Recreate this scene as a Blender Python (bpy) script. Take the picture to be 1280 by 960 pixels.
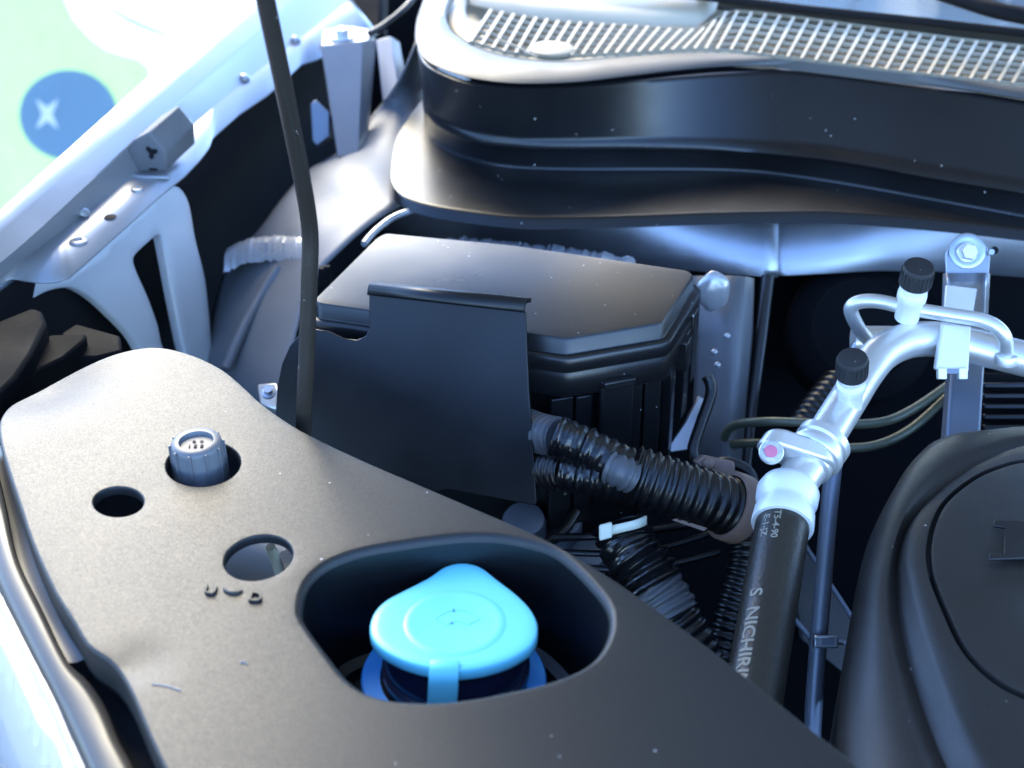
import bpy, bmesh, math, random
from mathutils import Vector, Matrix, geometry
random.seed(7)
for o in list(bpy.data.objects): bpy.data.objects.remove(o)
S = bpy.context.scene
COL = S.collection
R = math.radians

# ---------------------------------------------------------------- camera
H, PITCH, HFOV = 0.354, 30.0, 38.0
FPX = 640 / math.tan(R(HFOV / 2))
cam = bpy.data.cameras.new('camera')
cam.sensor_width = 36; cam.lens = 18 / math.tan(R(HFOV / 2))
cam.clip_start = 0.01; cam.clip_end = 400
cam.dof.use_dof = True; cam.dof.focus_distance = 0.70; cam.dof.aperture_fstop = 11
camo = bpy.data.objects.new('camera', cam); COL.objects.link(camo)
camo.location = (0, 0, H); camo.rotation_euler = (R(90 - PITCH), 0, 0)
S.camera = camo

# ---------------------------------------------------------------- sky, sun, exposure
SUN_AZ, SUN_EL = -17.0, 36.0   # azimuth from +Y towards +X, elevation
w = bpy.data.worlds.new('World'); S.world = w; w.use_nodes = True
nt = w.node_tree; bgn = nt.nodes['Background']
sky = nt.nodes.new('ShaderNodeTexSky'); sky.sky_type = 'NISHITA'; sky.sun_disc = False
sky.sun_elevation = R(SUN_EL); sky.sun_rotation = R(SUN_AZ)
sky.dust_density = 0.1; sky.air_density = 0.62; sky.ozone_density = 5.0
nt.links.new(sky.outputs[0], bgn.inputs[0]); bgn.inputs[1].default_value = 0.15
sun = bpy.data.lights.new('sun', 'SUN'); sun.energy = 0.88; sun.angle = R(37); sun.color = (1, 0.87, 0.57)
so = bpy.data.objects.new('sun', sun); COL.objects.link(so)
sd = Vector((math.sin(R(SUN_AZ)) * math.cos(R(SUN_EL)), math.cos(R(SUN_AZ)) * math.cos(R(SUN_EL)), math.sin(R(SUN_EL))))
so.rotation_euler = sd.to_track_quat('Z', 'Y').to_euler()
so.location = sd * 20
S.view_settings.view_transform = 'Standard'; S.view_settings.look = 'None'
S.view_settings.gamma = 1; S.view_settings.exposure = 3.2
S.view_settings.use_curve_mapping = False
S.render.engine = 'CYCLES'

# ---------------------------------------------------------------- measuring helpers
FW = Vector((0, math.cos(R(PITCH)), -math.sin(R(PITCH))))
UP = Vector((0, math.sin(R(PITCH)), math.cos(R(PITCH))))
RT = Vector((1, 0, 0)); EYE = Vector((0, 0, H))
def ray(u, v): return FW + RT * ((u - 640) / FPX) + UP * ((480 - v) / FPX)
def P(u, v, z):                                   # survey point at a known height
    d = ray(u, v); return EYE + d * ((z - H) / d.z)
def D(u, v, dep): return EYE + ray(u, v) * dep    # survey point at a known depth
def PP(u, v, o, n):                               # survey point on a known plane
    d = ray(u, v); return EYE + d * ((o - EYE).dot(n) / d.dot(n))
def line(pts, z): return [P(p[0], p[1], p[2] if len(p) > 2 else z) for p in pts]

def smooth(pts, n, closed=False):
    """Catmull-Rom through pts, resampled evenly to n points"""
    p = [Vector(q) for q in pts]; m = len(p); dense = []
    segs = m if closed else m - 1
    for i in range(segs):
        if closed: a, b, c, d = p[i - 1], p[i], p[(i + 1) % m], p[(i + 2) % m]
        else: a, b, c, d = p[max(i - 1, 0)], p[i], p[i + 1], p[min(i + 2, m - 1)]
        for k in range(12):
            t = k / 12
            dense.append(0.5 * ((2 * b) + (c - a) * t + (2 * a - 5 * b + 4 * c - d) * t * t + (3 * b - a - 3 * c + d) * t ** 3))
    dense.append(p[0].copy() if closed else p[-1].copy())
    return even(dense, n, closed)
def even(p, n, closed=False):
    L = [0]
    for i in range(1, len(p)): L.append(L[-1] + (p[i] - p[i - 1]).length)
    out = []; j = 0
    for k in range(n):
        s = L[-1] * k / (n if closed else n - 1)
        while j < len(L) - 2 and L[j + 1] < s: j += 1
        t = (s - L[j]) / max(L[j + 1] - L[j], 1e-9); out.append(p[j].lerp(p[j + 1], t))
    return out
def inside(x, y, poly):
    c = False; n = len(poly); j = n - 1
    for i in range(n):
        a, b = poly[i], poly[j]
        if (a[1] > y) != (b[1] > y) and x < (b[0] - a[0]) * (y - a[1]) / (b[1] - a[1]) + a[0]: c = not c
        j = i
    return c
def offset2(poly, d):                             # outward offset of a closed xy polygon
    n = len(poly); area = sum(poly[i - 1][0] * poly[i][1] - poly[i][0] * poly[i - 1][1] for i in range(n))
    s = 1 if area > 0 else -1; out = []
    for i in range(n):
        a, b, c = Vector(poly[i - 1][:2]), Vector(poly[i][:2]), Vector(poly[(i + 1) % n][:2])
        e1 = (b - a).normalized(); e2 = (c - b).normalized()
        n1 = Vector((e1.y, -e1.x)) * s; n2 = Vector((e2.y, -e2.x)) * s
        m = n1 + n2; m = m / max(m.dot(n1), 0.35) if m.length > 1e-6 else n1
        out.append(b + m * d)
    return out

# ---------------------------------------------------------------- materials
MATS = {}
def mat(name, col, rough=0.5, metal=0.0, bump=0.0, bscale=800, var=0.12, specks=0.0, spec=0.5, trans=0.0, coat=0.0, rvar=0.12, speckscale=260, grain=0.0, gscale=1500):
    m = bpy.data.materials.new(name); m.use_nodes = True; t = m.node_tree; N = t.nodes; K = t.links
    b = N['Principled BSDF']
    b.inputs['Metallic'].default_value = metal
    b.inputs['Specular IOR Level'].default_value = spec
    b.inputs['Transmission Weight'].default_value = trans
    b.inputs['Coat Weight'].default_value = coat; b.inputs['Coat Roughness'].default_value = 0.08
    tc = N.new('ShaderNodeTexCoord')
    n1 = N.new('ShaderNodeTexNoise'); n1.inputs['Scale'].default_value = 28; n1.inputs['Detail'].default_value = 6
    K.new(tc.outputs['Object'], n1.inputs['Vector'])
    mx = N.new('ShaderNodeMix'); mx.data_type = 'RGBA'
    mx.inputs[6].default_value = (*[max(0, c * (1 - var)) for c in col], 1); mx.inputs[7].default_value = (*[min(1, c * (1 + var)) for c in col], 1)
    K.new(n1.outputs['Fac'], mx.inputs[0]); cout = mx.outputs[2]
    mr = N.new('ShaderNodeMapRange'); mr.inputs[1].default_value = 0.3; mr.inputs[2].default_value = 0.7
    mr.inputs[3].default_value = max(0.02, rough * (1 - rvar)); mr.inputs[4].default_value = min(1, rough * (1 + rvar))
    K.new(n1.outputs['Fac'], mr.inputs[0]); K.new(mr.outputs[0], b.inputs['Roughness'])
    if specks > 0:                                # dust grains lying on the surface
        v = N.new('ShaderNodeTexVoronoi'); v.inputs['Scale'].default_value = speckscale; v.inputs['Randomness'].default_value = 1
        K.new(tc.outputs['Object'], v.inputs['Vector'])
        sx = N.new('ShaderNodeSeparateColor'); K.new(v.outputs['Color'], sx.inputs[0])
        g = N.new('ShaderNodeMath'); g.operation = 'GREATER_THAN'; g.inputs[1].default_value = 1 - specks
        K.new(sx.outputs[0], g.inputs[0])
        sz = N.new('ShaderNodeMath'); sz.operation = 'MULTIPLY'; sz.inputs[1].default_value = 0.20
        K.new(sx.outputs[1], sz.inputs[0])
        l = N.new('ShaderNodeMath'); l.operation = 'LESS_THAN'; K.new(v.outputs['Distance'], l.inputs[0]); K.new(sz.outputs[0], l.inputs[1])
        q = N.new('ShaderNodeMath'); q.operation = 'MULTIPLY'; K.new(g.outputs[0], q.inputs[0]); K.new(l.outputs[0], q.inputs[1])
        m2 = N.new('ShaderNodeMix'); m2.data_type = 'RGBA'; m2.inputs[7].default_value = (0.45, 0.43, 0.40, 1)
        K.new(q.outputs[0], m2.inputs[0]); K.new(cout, m2.inputs[6]); cout = m2.outputs[2]
    if grain > 0:                                 # moulded leather grain: pits are rougher than the tops
        n3 = N.new('ShaderNodeTexNoise'); n3.inputs['Scale'].default_value = gscale; n3.inputs['Detail'].default_value = 2
        K.new(tc.outputs['Object'], n3.inputs['Vector'])
        g1 = N.new('ShaderNodeMapRange'); g1.inputs[1].default_value = 0.38; g1.inputs[2].default_value = 0.62
        g1.inputs[3].default_value = -grain; g1.inputs[4].default_value = grain; K.new(n3.outputs['Fac'], g1.inputs[0])
        ad = N.new('ShaderNodeMath'); ad.operation = 'ADD'; ad.use_clamp = True
        K.new(mr.outputs[0], ad.inputs[0]); K.new(g1.outputs[0], ad.inputs[1]); K.new(ad.outputs[0], b.inputs['Roughness'])
        g2 = N.new('ShaderNodeMapRange'); g2.inputs[1].default_value = 0.40; g2.inputs[2].default_value = 0.60
        g2.inputs[3].default_value = spec * (1 + 1.6 * grain); g2.inputs[4].default_value = spec * (1 - 2.2 * grain); K.new(n3.outputs['Fac'], g2.inputs[0])
        K.new(g2.outputs[0], b.inputs['Specular IOR Level'])
    K.new(cout, b.inputs['Base Color'])
    if bump > 0:
        n2 = N.new('ShaderNodeTexNoise'); n2.inputs['Scale'].default_value = bscale; n2.inputs['Detail'].default_value = 3
        K.new(tc.outputs['Object'], n2.inputs['Vector'])
        bp = N.new('ShaderNodeBump'); bp.inputs['Strength'].default_value = bump; bp.inputs['Distance'].default_value = 0.0006
        K.new(n2.outputs['Fac'], bp.inputs['Height']); K.new(bp.outputs[0], b.inputs['Normal'])
    MATS[name] = m; return m
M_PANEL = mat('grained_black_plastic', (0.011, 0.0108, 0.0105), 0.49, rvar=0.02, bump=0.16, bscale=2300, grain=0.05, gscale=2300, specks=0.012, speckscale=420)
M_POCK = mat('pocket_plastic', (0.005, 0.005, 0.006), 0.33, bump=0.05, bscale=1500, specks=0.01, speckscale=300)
M_COWL = mat('cowl_plastic', (0.006, 0.006, 0.0068), 0.33, bump=0.08, bscale=1200, specks=0.03, speckscale=330)
M_GRILLE = mat('grille_plastic', (0.42, 0.35, 0.235), 0.5, bump=0.15, bscale=1100)
M_SEAL = mat('rubber_seal', (0.060, 0.060, 0.060), 0.50, bump=0.12, bscale=900)
M_FUSE = mat('fuse_box_plastic', (0.010, 0.010, 0.0105), 0.30, bump=0.06, bscale=1000, specks=0.09, speckscale=330)
M_PLATE = mat('smooth_black_plastic', (0.006, 0.0065, 0.008), 0.34, spec=0.28, bump=0.10, bscale=70, var=0.3, rvar=0.2)
M_ENG = mat('engine_cover_plastic', (0.020, 0.0165, 0.014), 0.46, bump=0.16, bscale=2300, grain=0.06, gscale=2300, specks=0.02, speckscale=330)
M_TAPE = mat('vinyl_tape', (0.005, 0.005, 0.006), 0.24, bump=0.9, bscale=160)
M_TUBE = mat('corrugated_tube', (0.005, 0.005, 0.006), 0.34)
M_TUBEG = mat('grey_corrugated', (0.07, 0.074, 0.082), 0.42)
M_HOSE = mat('rubber_hose', (0.020, 0.0165, 0.012), 0.36, bump=0.55, bscale=520, specks=0.02, speckscale=360)
M_PRINT = mat('hose_print', (0.30, 0.26, 0.19), 0.6, var=0.4)
M_ROD = mat('painted_rod', (0.026, 0.020, 0.015), 0.34, bump=0.25, bscale=260, specks=0.10, speckscale=420)
M_SILVER = mat('silver_paint', (0.26, 0.262, 0.268), 0.34, metal=0.5, var=0.03, coat=0.25)
M_BRACE = mat('primer_silver', (0.60, 0.61, 0.62), 0.42, metal=0.25, var=0.04, coat=0.2)
M_SHADED = mat('shaded_silver', (0.15, 0.158, 0.172), 0.48, metal=0.22, var=0.15, bump=0.4, bscale=38, spec=0.25)  # body silver darkened to stand for the hood's shade
M_APRON = mat('apron_silver', (0.44, 0.455, 0.49), 0.36, metal=0.85, var=0.10, bump=0.15, bscale=60)
M_SEALANT = mat('seam_sealant', (0.50, 0.51, 0.53), 0.28, metal=0.5, bump=1.0, bscale=110)
M_ALU = mat('aluminium', (0.70, 0.69, 0.67), 0.38, metal=0.72, var=0.10, bump=0.12, bscale=300)
M_ZINC = mat('zinc_steel', (0.40, 0.43, 0.48), 0.34, metal=0.85, var=0.12)
M_WHITE = mat('white_plate', (0.80, 0.79, 0.76), 0.40, metal=0.15, var=0.03)
M_CAPB = mat('valve_cap_black', (0.014, 0.014, 0.016), 0.6, bump=0.3, bscale=900, specks=0.06, speckscale=700)
M_CYAN = mat('cyan_plastic', (0.20, 0.74, 0.86), 0.38, var=0.09, bump=0.05, bscale=120)
M_BLUE = mat('blue_plastic', (0.05, 0.33, 0.78), 0.40, var=0.05)
M_NECK = mat('dark_neck', (0.010, 0.013, 0.035), 0.25)
M_GUM = mat('weathered_rubber', (0.085, 0.085, 0.088), 0.62, bump=0.5, bscale=260, var=0.4)
M_CAPG = mat('grey_rubber_cap', (0.10, 0.105, 0.115), 0.45, bump=0.3, bscale=220, var=0.4)
M_CLAMP = mat('brown_grey_clip', (0.22, 0.14, 0.105), 0.5)
M_TIE = mat('cream_tie', (0.62, 0.66, 0.55), 0.45, var=0.04)
M_OLIVE = mat('olive_pipe', (0.115, 0.125, 0.085), 0.38, metal=0.2)
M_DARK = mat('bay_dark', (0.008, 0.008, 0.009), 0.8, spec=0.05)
M_TRIM_SHADE = mat('trim_and_shade_black', (0.007, 0.007, 0.008), 0.75, spec=0.12)  # black trim, also the shade sheet under the fender flange
M_STEEL = mat('grey_blue_steel', (0.16, 0.18, 0.22), 0.42, metal=0.5)
M_CHROME = mat('chrome_bezel', (1.0, 0.95, 0.86), 0.28, metal=1.0, var=0.02)
M_LENS = mat('clear_lens', (0.97, 0.97, 0.96), 0.08, trans=0.75, var=0.02)
M_GLOSS = mat('gloss_black', (0.055, 0.048, 0.037), 0.38, bump=0.05, bscale=90)
M_GUARD = mat('guard_black', (0.006, 0.006, 0.0065), 0.6, spec=0.02, bump=0.3, bscale=200)
M_PINK = mat('pink_paint', (0.62, 0.16, 0.24), 0.5, var=0.3)
M_GLASS = mat('tinted_glass', (0.25, 0.27, 0.28), 0.05, trans=0.6)
M_HOOD = mat('hood_bounce_tint', (0.50, 0.42, 0.33), 0.6)  # silver underside tinted warm to carry light bounced off the ground
M_GROUND = mat('pale_paving', (0.11, 0.105, 0.10), 0.85, bump=0.2, bscale=60)
M_BGREEN = mat('banner_green', (0.62, 0.86, 0.36), 0.6)
M_BWHITE = mat('banner_white', (0.95, 0.92, 0.82), 0.6, var=0.02)
M_BBLUE = mat('banner_blue', (0.20, 0.30, 0.46), 0.6, var=0.04)
M_BCYAN = mat('banner_cyan', (0.45, 0.80, 0.80), 0.6, var=0.04)

for m in (M_BGREEN, M_BWHITE, M_BBLUE, M_BCYAN):      # thin printed fabric lets daylight through
    t = m.node_tree; b = t.nodes['Principled BSDF']; tr = t.nodes.new('ShaderNodeBsdfTranslucent'); mxs = t.nodes.new('ShaderNodeMixShader')
    mxs.inputs[0].default_value = 0.35; src = b.inputs['Base Color'].links[0].from_socket
    t.links.new(src, tr.inputs[0]); t.links.new(b.outputs[0], mxs.inputs[1]); t.links.new(tr.outputs[0], mxs.inputs[2])
    t.links.new(mxs.outputs[0], t.nodes['Material Output'].inputs[0])
# ---------------------------------------------------------------- object helpers
WORLD = {}
def thing(name, label, cat, base, group=None):
    o = bpy.data.objects.new(name, None); COL.objects.link(o)
    o.empty_display_size = 0.02; o.location = base
    o['label'] = label; o['category'] = cat
    if group: o['group'] = group
    WORLD[o.name] = Vector(base); return o
def obj(name, bm, m, parent=None, flat=False, solid=0, bevel=0, off=-1, label=None, cat=None, group=None, kind=None, doubles=True, seg=2, wn=False):
    if doubles: bmesh.ops.remove_doubles(bm, verts=bm.verts, dist=1e-6)
    bmesh.ops.recalc_face_normals(bm, faces=bm.faces)
    me = bpy.data.meshes.new(name)
    cs = [v.co for v in bm.verts]
    c = Vector([(min(q[i] for q in cs) + max(q[i] for q in cs)) / 2 for i in range(3)])
    if not parent: c.z = min(q.z for q in cs)
    for v in bm.verts: v.co = v.co - c
    for f in bm.faces: f.smooth = not flat
    bm.to_mesh(me); bm.free()
    me.materials.append(m)
    o = bpy.data.objects.new(name, me); COL.objects.link(o)
    if parent:
        o.parent = parent; o.location = c - WORLD[parent.name]
    else: o.location = c
    WORLD[o.name] = c
    if solid:
        s = o.modifiers.new('Solidify', 'SOLIDIFY'); s.thickness = solid; s.offset = off; s.use_even_offset = False
    if bevel:
        b = o.modifiers.new('Bevel', 'BEVEL'); b.width = bevel; b.segments = seg; b.limit_method = 'ANGLE'; b.angle_limit = R(35); b.harden_normals = False
    if not flat:
        try: me.set_sharp_from_angle(angle=R(48))
        except Exception: pass
    if wn:
        wm = o.modifiers.new('WeightedNormal', 'WEIGHTED_NORMAL'); wm.keep_sharp = True; wm.weight = 60
    if label: o['label'] = label
    if cat: o['category'] = cat
    if group: o['group'] = group
    if kind: o['kind'] = kind
    return o
def B(): return bmesh.new()
def face(bm, vs):
    try: return bm.faces.new(vs)
    except ValueError: return None
def loft(bm, rows, closed=False, capa=False, capb=False):
    vr = [[bm.verts.new(p) for p in r] for r in rows]; n = len(rows[0])
    for a, b in zip(vr, vr[1:]):
        for i in range(n if closed else n - 1):
            j = (i + 1) % n; face(bm, (a[i], a[j], b[j], b[i]))
    if capa: face(bm, vr[0])
    if capb: face(bm, list(reversed(vr[-1])))
    return vr
def tube(bm, path, rad, seg=16, cap=True, squash=None):
    n = len(path); rows = []
    t0 = (path[1] - path[0]).normalized()
    nx = t0.orthogonal().normalized()
    for i, p in enumerate(path):
        t = (path[min(i + 1, n - 1)] - path[max(i - 1, 0)]).normalized()
        nx = (nx - t * nx.dot(t)).normalized(); ny = t.cross(nx)
        r = rad[i] if isinstance(rad, (list, tuple)) else rad
        rows.append([p + (nx * math.cos(a) + ny * math.sin(a)) * r for a in [2 * math.pi * k / seg for k in range(seg)]])
    loft(bm, rows, True, cap, cap)
def lathe(bm, c, axis, prof, seg=32, capa=True, capb=True):
    axis = axis.normalized(); nx = axis.orthogonal().normalized(); ny = axis.cross(nx)
    rows = [[c + axis * h + (nx * math.cos(2 * math.pi * k / seg) + ny * math.sin(2 * math.pi * k / seg)) * r for k in range(seg)] for r, h in prof]
    loft(bm, rows, True, capa, capb)
def prism(bm, pts, vec):
    a = [bm.verts.new(p) for p in pts]; b = [bm.verts.new(Vector(p) + vec) for p in pts]
    face(bm, a); face(bm, list(reversed(b)))
    n = len(a)
    for i in range(n): face(bm, (a[i], a[(i + 1) % n], b[(i + 1) % n], b[i]))
def obox(bm, c, ax, ay, az):                      # box with half axes
    v = [bm.verts.new(c + ax * i + ay * j + az * k) for i in (-1, 1) for j in (-1, 1) for k in (-1, 1)]
    for f in ((0, 1, 3, 2), (4, 6, 7, 5), (0, 4, 5, 1), (2, 3, 7, 6), (0, 2, 6, 4), (1, 5, 7, 3)): face(bm, [v[i] for i in f])
def sheet(bm, outline, holes, zf, step, rims):
    """a sheet over an xy outline with holes; rims: per loop list of (grow, drop) rings rolling its edge down"""
    loops = [outline] + holes; pts = []; edges = []; idx = []
    for lp in loops:
        s = len(pts); n = len(lp); pts += [Vector((p[0], p[1])) for p in lp]
        edges += [(s + i, s + (i + 1) % n) for i in range(n)]; idx.append(range(s, s + n))
    xs = [p[0] for p in outline]; ys = [p[1] for p in outline]
    y = min(ys); row = 0; lim = (step * 0.45) ** 2
    while y < max(ys):
        x = min(xs) + (row % 2) * step / 2
        while x < max(xs):
            if inside(x, y, outline) and not any(inside(x, y, h) for h in holes):
                if all((p.x - x) ** 2 + (p.y - y) ** 2 > lim for p in pts[:idx[-1][-1] + 1]): pts.append(Vector((x, y)))
            x += step
        y += step * 0.866; row += 1
    vo, eo, fo, ov, oe, of = geometry.delaunay_2d_cdt(pts, edges, [], 0, 1e-7)
    vs = [bm.verts.new((p.x, p.y, zf(p.x, p.y))) for p in vo]
    for f in fo:
        cx = sum(vo[i].x for i in f) / len(f); cy = sum(vo[i].y for i in f) / len(f)
        if inside(cx, cy, outline) and not any(inside(cx, cy, h) for h in holes): face(bm, [vs[i] for i in f])
    for k, lp in enumerate(loops):
        rows = [[Vector((p[0], p[1], zf(p[0], p[1]))) for p in lp]]
        for g, dz in rims[k]:
            q = offset2(lp, g); rows.append([Vector((q[i].x, q[i].y, rows[0][i].z - dz)) for i in range(len(lp))])
        loft(bm, rows, True)
    for v in [v for v in bm.verts if not v.link_faces]: bm.verts.remove(v)
def ell(u, v, a, b, tilt, z, n=40):
    out = []
    for k in range(n):
        t = 2 * math.pi * k / n; x = a * math.cos(t); y = b * math.sin(t); c, s = math.cos(R(tilt)), math.sin(R(tilt))
        out.append(P(u + x * c - y * s, v + x * s + y * c, z))
    return out
def textmesh(txt, size, extrude=0.0, bold=0.0):
    cu = bpy.data.curves.new('t', 'FONT'); cu.body = txt; cu.size = size; cu.extrude = extrude; cu.resolution_u = 3; cu.offset = bold
    o = bpy.data.objects.new('t', cu); COL.objects.link(o); bpy.context.view_layer.update()
    me = bpy.data.meshes.new_from_object(o.evaluated_get(bpy.context.evaluated_depsgraph_get()))
    bm = B(); bm.from_mesh(me); bpy.data.objects.remove(o); bpy.data.curves.remove(cu); bpy.data.meshes.remove(me)
    return bm
def hexbolt(c, axis, r, h, parent, m, washer=1.6, name='bolt'):
    bm = B(); axis = axis.normalized()
    lathe(bm, c, axis, [(r * washer, 0), (r * washer, h * 0.22), (r * washer * .93, h * .3)], 24)
    lathe(bm, c + axis * h * 0.29, axis, [(r, 0), (r, h * .55), (r * .86, h * .7)], 6)
    return obj(name, bm, m, parent, flat=True)
def mid(a, b, t=0.5): return Vector(a).lerp(Vector(b), t)
LAT = (P(1280, 285, -.02) - P(560, 265, -.02)); LAT.z = 0; LAT.normalize()
LON = Vector((-LAT.y, LAT.x, 0)); Z = Vector((0, 0, 1))

# ================================================================= SETTING
bm = B(); obox(bm, Vector((0, 20, -1.0)), Vector((60, 0, 0)), Vector((0, 60, 0)), Vector((0, 0, .02)))
obj('ground', bm, M_GROUND, flat=True, kind='structure')
bm = B(); fw = [LON * .945 + LAT * x for x in (-.14, .4, 1.3)]
prism(bm, [Vector((fw[0].x, fw[0].y, -.42)), Vector((fw[2].x, fw[2].y, -.42)), Vector((fw[2].x, fw[2].y, -.045)), Vector((fw[0].x, fw[0].y, -.045))], LON * .01)
obj('firewall', bm, M_DARK, flat=True, kind='structure')
# near-black tub added to shut out light and keep the bay dark
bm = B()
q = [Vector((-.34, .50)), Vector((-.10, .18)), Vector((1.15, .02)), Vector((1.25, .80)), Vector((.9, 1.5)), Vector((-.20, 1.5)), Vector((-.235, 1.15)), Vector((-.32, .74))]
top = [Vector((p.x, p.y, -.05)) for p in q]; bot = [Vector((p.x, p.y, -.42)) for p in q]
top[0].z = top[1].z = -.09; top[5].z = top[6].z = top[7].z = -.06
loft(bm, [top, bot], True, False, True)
obj('bay_shade_tub', bm, M_DARK, flat=True, kind='structure')

# ================================================================= FRONT COVER PANEL
ZP = 0.012
dentc = P(172, 828, ZP); lcor = P(40, 470, ZP)
def zpanel(x, y):
    z = ZP
    d = math.hypot((x - dentc.x) * 1.0 + .0, (y - dentc.y))
    z -= 0.0017 * math.exp(-(d / .0095) ** 2)
    d2 = math.hypot(x - lcor.x, y - lcor.y); z -= 0.008 * math.exp(-(d2 / .028) ** 2)
    e = P(1000, 902, ZP); d3 = max(0, (x + .02) * .7 + (.40 - y) * .2); z -= 0.05 * d3 * d3
    return z
out_px = [(20, 488), (60, 465), (120, 447), (165, 437), (200, 435), (240, 445), (275, 462), (300, 482), (325, 505), (360, 530), (400, 552), (460, 580), (530, 610),
          (600, 640), (680, 675), (760, 722), (850, 785), (920, 838), (1000, 902), (1080, 965), (1150, 1030), (1180, 1100), (700, 1110), (300, 1100), (238, 1010), (210, 958), (190, 915),
          (172, 872), (158, 843), (145, 826), (128, 815), (112, 803), (95, 775), (70, 735), (45, 680), (28, 630), (10, 575), (2, 540), (4, 515)]
OUT = smooth(line(out_px, ZP), 260, True)
pk_px = [(367, 760), (372, 735), (385, 715), (410, 697), (450, 683), (500, 674), (560, 666), (600, 664), (640, 667), (690, 680), (720, 700), (750, 730), (768, 755), (772, 780), (765, 805),
         (748, 828), (720, 845), (680, 859), (640, 868), (600, 876), (560, 881), (520, 882), (480, 878), (450, 868), (425, 850), (405, 825), (385, 798), (370, 775)]
POCK = smooth(line(pk_px, ZP), 110, True)
H1 = ell(254, 580, 49, 29, -5, ZP); H2 = ell(148, 627, 34, 20, -2, ZP); H3 = ell(323, 697, 46, 29, -12, ZP)
cov = thing('radiator_cover', 'grained black plastic cover panel with a deep pocket and three round holes', 'cover panel', mid(P(500, 900, -.02), P(200, 600, -.02)))
bm = B()
rim = [(.0006, .0003), (.0011, .0010), (.0013, .0020), (.0013, .012), (.0005, .016)]
hr = [(-.0004, .0002), (-.0008, .0008), (-.0008, .004)]
pr = [(-.0008, .0002), (-.0018, .0008), (-.0026, .0019), (-.0030, .0034)]
sheet(bm, OUT, [POCK, H1, H2, H3], zpanel, .0065, [rim, pr, hr, hr, hr])
obj('panel', bm, M_PANEL, cov, wn=True)
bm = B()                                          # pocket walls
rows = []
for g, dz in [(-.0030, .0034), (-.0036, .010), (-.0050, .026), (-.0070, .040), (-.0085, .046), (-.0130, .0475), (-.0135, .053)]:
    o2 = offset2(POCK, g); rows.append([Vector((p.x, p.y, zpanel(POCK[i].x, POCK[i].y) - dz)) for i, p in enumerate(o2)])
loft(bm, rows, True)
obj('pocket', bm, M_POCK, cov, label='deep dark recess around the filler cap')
# embossed marks U, smile arc, D
ex = (P(318, 746, ZP) - P(265, 738, ZP)).normalized(); ey = (P(270, 728, ZP) - P(264, 745, ZP)).normalized()
for ch, (u, v) in (('U', (253, 743)), ('D', (309, 752))):
    bm = textmesh(ch, .0074, .0010, .0001); o0 = P(u, v, ZP)
    for q in bm.verts: q.co = o0 + ex * q.co.x + ey * q.co.y + Z * (q.co.z + .0002)
    obj('embossed_letter', bm, M_PANEL, cov, bevel=.0002)
bm = B(); c0 = P(292, 735, ZP)
tube(bm, [c0 + ex * (.0037 * math.cos(a)) + ey * (.0034 * math.sin(a)) + Z * .0002 for a in [R(195 + 150 * k / 14) for k in range(15)]], [.0005 + .0005 * math.sin(math.pi * k / 14) for k in range(15)], 10)
obj('embossed_arc', bm, M_PANEL, cov)
# small scuffs of fibre lying on the panel
for a, b in (((190, 855), (226, 864)), ((300, 829), (309, 831))):
    bm = B(); pa, pb = P(*a, ZP), P(*b, ZP); pa.z = zpanel(pa.x, pa.y) + .0002; pb.z = zpanel(pb.x, pb.y) + .0002
    tube(bm, smooth([pa, mid(pa, pb) + Vector((0, .0006, 0)), pb], 10), .00022, 6); obj('scuff', bm, M_STEEL, cov)
# things seen through the holes
adj = thing('adjuster_cap', 'ribbed grey rubber cap poking up through the cover hole', 'cap', P(252, 600, -.02))
cc = P(252, 592, .004); ax = (Z + Vector((-.03, -.04, 0))).normalized()
rr = .0108; bm = B()
lathe(bm, cc - ax * .02, ax, [(rr * 1.08, 0), (rr * 1.06, .018), (rr, .0345), (rr * .97, .0362), (rr * .90, .0370), (rr * .68, .0370), (rr * .62, .0352)], 40)
obj('cap_body', bm, M_CAPG, adj)
for k in range(10):
    a = 2 * math.pi * (k + .35) / 10; d = Vector((math.cos(a), math.sin(a), 0)); bm = B()
    obox(bm, cc + d * rr * 1.03 + ax * .006, d * .0006, d.cross(Z) * .0006, ax * .010); obj('rib', bm, M_CAPG, adj, bevel=.0003)
topc = cc + ax * .0153
for ch, dx, dy in (('o', -.0022, .0010), ('o', .0010, .0010), ('1', -.0035, -.0028), ('8', -.001, -.0028), ('8', .0017, -.0028)):
    bm = textmesh(ch, .0034, .0003)
    for q in bm.verts: q.co = topc + Vector((q.co.x + dx, q.co.y + dy, q.co.z))
    obj('raised_mark', bm, M_CAPB, adj)
und = thing('lamp_bracket', 'blue grey metal bracket glimpsed through the oval cover hole', 'bracket', P(325, 700, -.05))
bm = B(); obox(bm, P(318, 712, -.03), Vector((.030, .004, .004)), Vector((-.003, .022, -.003)), Vector((0, 0, .0015))); obj('plate', bm, M_PLATE, und, bevel=.0006)
bm = B(); tube(bm, [P(338, 684, -.012), P(345, 700, -.02), P(352, 722, -.026)], .0022, 10); obj('rib', bm, M_TIE, und)
bm = B(); obox(bm, P(372, 705, -.022), Vector((.009, .001, .004)), Vector((0, .014, 0)), Vector((0, 0, .001))); obj('tab', bm, M_ZINC, und, bevel=.0004)

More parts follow.
